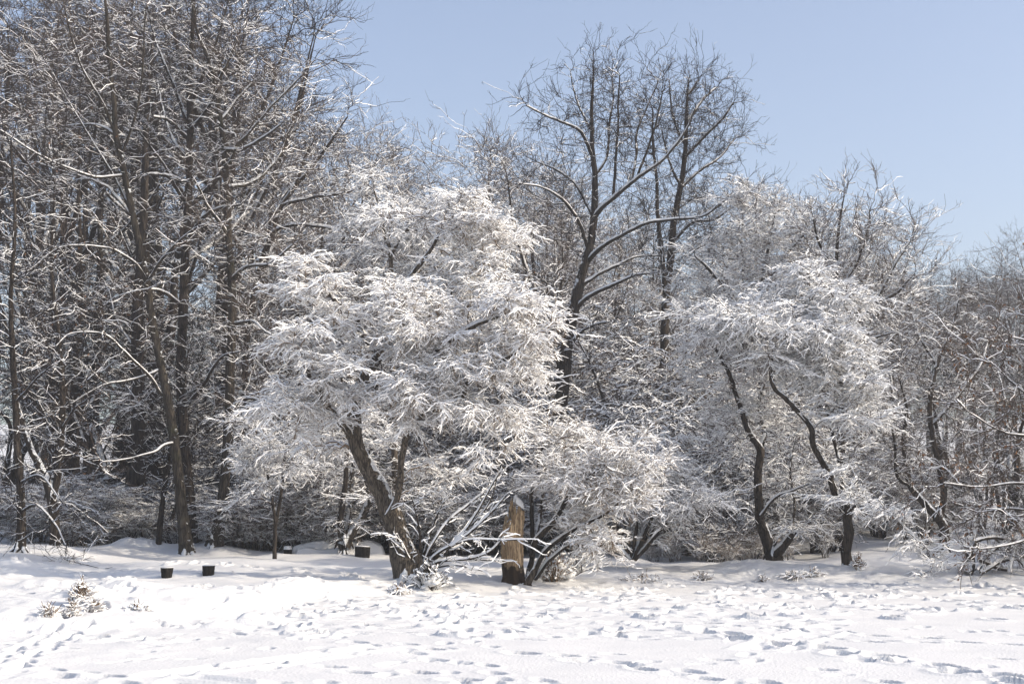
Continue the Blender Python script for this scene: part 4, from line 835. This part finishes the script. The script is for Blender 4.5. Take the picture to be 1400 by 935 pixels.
def tussock(px, py, hpx, wpx, name, label, cat, seed, mat, n=90, snow=.02, group=None, lumps=4):
    """grass or weed clump: stalks with snow, and a few snow lumps caught among them"""
    p = ground_hit(px, py); k = p[1] / F; rng = np.random.RandomState(seed); H = hpx * k; W = wpx * k * .5; g = Geo()
    t = thing(name, label, cat, (p[0], p[1], ground_h(p[0], p[1]) - .03), group)
    a = rng.rand(n) * 6.28; q = rng.rand(n) ** .7; b0 = np.stack([np.cos(a) * q * W * .45, np.sin(a) * q * W * .45, np.zeros(n)], 1)
    tip = b0 + np.stack([np.cos(a) * q * W * .8, np.sin(a) * q * W * .8, H * (1 - .55 * q) * (.5 + .6 * rng.rand(n))], 1)
    mid = (b0 + tip) / 2 + np.array([0, 0, 1]) * H * .12
    s = np.linspace(0, 1, 5)[None, :, None]; P = b0[:, None] * (1 - s) ** 2 + 2 * mid[:, None] * s * (1 - s) + tip[:, None] * s ** 2 + rng.randn(n, 5, 3) * .012
    g.add(*tubes(P, np.full((n, 5), .0075), 4, snow, rng, thr=.2)); aa, d, r = nodes_of(P, np.full((n, 5), .006))
    P2, R2 = spray(rng, aa, d, n * 3, 3, (.04, .14), .1, .2, .3, .9, .006, .004); g.add(*tubes(P2, R2, 4, snow, rng))
    link("stalks", g.mesh("stalks", [mat, M_TSNOW]), t)
    gs = Geo(); S = 10
    for _ in range(lumps):
        c = np.array([rng.randn() * W * .4, rng.randn() * W * .3, H * (.1 + .5 * rng.rand())]); rr = (.05 + .06 * rng.rand()) * min(1.5, H / .3 + .4)
        rings = [(c + [0, 0, rr * z * .7], max(.004, rr * math.sqrt(max(0, 1 - z * z))) * (1 + .25 * rng.randn(S))) for z in np.linspace(-1, 1, 6)]
        V, Q = ring_loft(rings, S); gs.add(V, Q, 0, True)
    if lumps: link("snow_clump", gs.mesh("snow_clump", [M_SNOW]), t)
    return t
tussock(110, 826, 34, 24, "weed_clump", "largest snow capped brown weed clump on the left bank, upright", "weeds", 1, M_STRAW, 170, .008, lumps=4)
tussock(100, 840, 19, 11, "weed_clump", "narrow pointed brown weed tuft in front of the largest weed clump", "weeds", 2, M_STRAW, 100, .008, lumps=1)
tussock(67, 842, 15, 16, "weed_clump", "low rounded brown weed tuft, leftmost of the weeds on the left bank", "weeds", 3, M_STRAW, 110, .008, lumps=2)
tussock(131, 832, 12, 13, "weed_clump", "small stubby weed tuft just right of the largest weed clump", "weeds", 4, M_STRAW, 90, .008, lumps=1)
tussock(187, 834, 9, 24, "weed_clump", "flat weed tuft nearly buried in a snow lump, rightmost on the left bank", "weeds", 5, M_STRAW, 70, .02, lumps=6)
tussock(586, 806, 44, 44, "root_shoots", "dense knee high clump of snowy shoots at the foot of the leaning white tree", "shoots", 6, M_BARK, 190, .022, lumps=12)
tussock(547, 812, 13, 26, "grass_tuft", "low pale grass tuft in front of the leaning white tree's foot", "grass", 7, M_STRAW, 120, .02, lumps=3)
tussock(757, 794, 42, 50, "snowy_tussock", "mounded snow covered tussock between the stump and the dry stalks", "tussock", 8, M_STRAW, 170, .035, lumps=14)
tussock(879, 796, 12, 46, "grass_tuft", "wide low brown grass tuft on the pond edge below the fan stemmed shrub", "grass", 9, M_STRAW, 160, .012, lumps=3)
tussock(962, 792, 10, 24, "grass_tuft", "small grass tuft midway between the fan stemmed shrub and the split dark tree", "grass", 10, M_STRAW, 90, .01, lumps=1)
tussock(1083, 789, 10, 30, "grass_tuft", "flat brown grass tuft below the split dark tree at the pond edge", "grass", 11, M_STRAW, 100, .01, lumps=2)
tussock(1112, 787, 11, 24, "grass_tuft", "brown grass tuft left of the elbow trunk's foot", "grass", 12, M_STRAW, 90, .01, lumps=2)
tussock(1173, 780, 24, 16, "grass_tuft", "upright grey weed tuft against the elbow trunk's foot", "weeds", 13, M_STRAW, 80, .01, lumps=1)
tussock(1042, 795, 12, 14, "grass_tuft", "tiny pale tuft standing alone on the pond edge in front of the split dark tree", "grass", 14, M_STRAW, 50, .008, lumps=1)

def log_stool(px, py, w, hgt, taper, label, seed, snow, name="log_stool", tilt=0, Y=None):
    p = ground_hit(px, py) if Y is None else at(px, py, Y); k = p[1] / F; rng = np.random.RandomState(seed); S = 28; a = np.arange(S) * 2 * math.pi / S; wob = 1 + .05 * np.cos(a * 3 + seed) + .03 * rng.randn(S)
    t = thing(name, label, "log", (p[0], p[1], ground_h(p[0], p[1]) - .02)); t.rotation_euler = (tilt * .3, tilt, rng.rand())
    H = hgt * k; r = w * k * .5; rings = [((0, 0, z * H), r * (taper + (1 - taper) * z) * wob * (1 + .02 * rng.randn(S))) for z in np.linspace(0, .97, 7)] + [((0, 0, H), r * .95 * wob), ((0, 0, H), r * .6 * wob), ((0, 0, H * .99), .003)]
    rings.insert(0, ((0, 0, -.12), r * taper * wob)); g = Geo(); V, Q = ring_loft(rings, S); g.add(V, Q, 0, True); link("log", g.mesh("log", [M_CUT]), t)
    if snow:
        rs = [((0, 0, H - .004), r * .93 * wob), ((0, 0, H + snow * .6), r * .93 * wob * (1 + .04 * rng.randn(S))), ((0, 0, H + snow), r * .75 * wob), ((0, 0, H + snow * 1.1), .003)]
        g = Geo(); V, Q = ring_loft(rs, S); g.add(V, Q, 0, True); link("snow_cap", g.mesh("snow_cap", [M_SNOW]), t)
log_stool(228, 789, 17, 14.5, .78, "short dark upright log stool, left one of the pair on the bank", 1, .012)
log_stool(285, 786, 17, 13.5, .88, "short dark upright log stool, right one of the pair on the bank", 2, .012)
log_stool(495, 755, 21, 15, .95, "squat dark log with patchy snow behind the white tree, beside the curving dark stems", 3, .015, "log_block", .05, 37.5)
log_stool(394, 745, 12, 8, .9, "small dark stump under a snow cap right of the thin forked young tree", 4, .09, "low_stump", 0, 38.5)
# trodden earth and twigs between the stools are bare only in patches: a weathered plank lies there
def snowy_ledge():
    p = at(446, 752, 38.6); z0 = ground_h(p[0], p[1]); rng = np.random.RandomState(4); k = p[1] / F
    t = thing("snow_heap", "long low heap of piled snow with two stepped ledges, left of the curving dark stems", "snow heap", (p[0], p[1], z0 - .05))
    for nm, cx, cy, L, D, Hh in [("ledge", 4, 0, 44, .7, .24), ("ledge", 14, .45, 64, .7, .4)]:
        U, W = 30, 12; u, v = np.meshgrid(np.linspace(-1, 1, U), np.linspace(-1, 1, W), indexing='ij')
        q = np.clip(1 - np.abs(u) ** 14, 0, 1) ** .5 * np.clip(1 - np.abs(v) ** 8, 0, 1) ** .5
        V = np.stack([cx * k + u * L * k, cy + v * D * .6, Hh * q * (1 + .12 * np.sin(u * 7 + cy * 9) + .05 * rng.randn(U, W)) - .02], -1).reshape(-1, 3); idx = np.arange(U * W).reshape(U, W)
        g = Geo(); g.add(V, np.stack([idx[:-1, :-1], idx[1:, :-1], idx[1:, 1:], idx[:-1, 1:]], -1).reshape(-1, 4), 0, True)
        link(nm, g.mesh(nm, [M_SNOW]), t)
snowy_ledge()
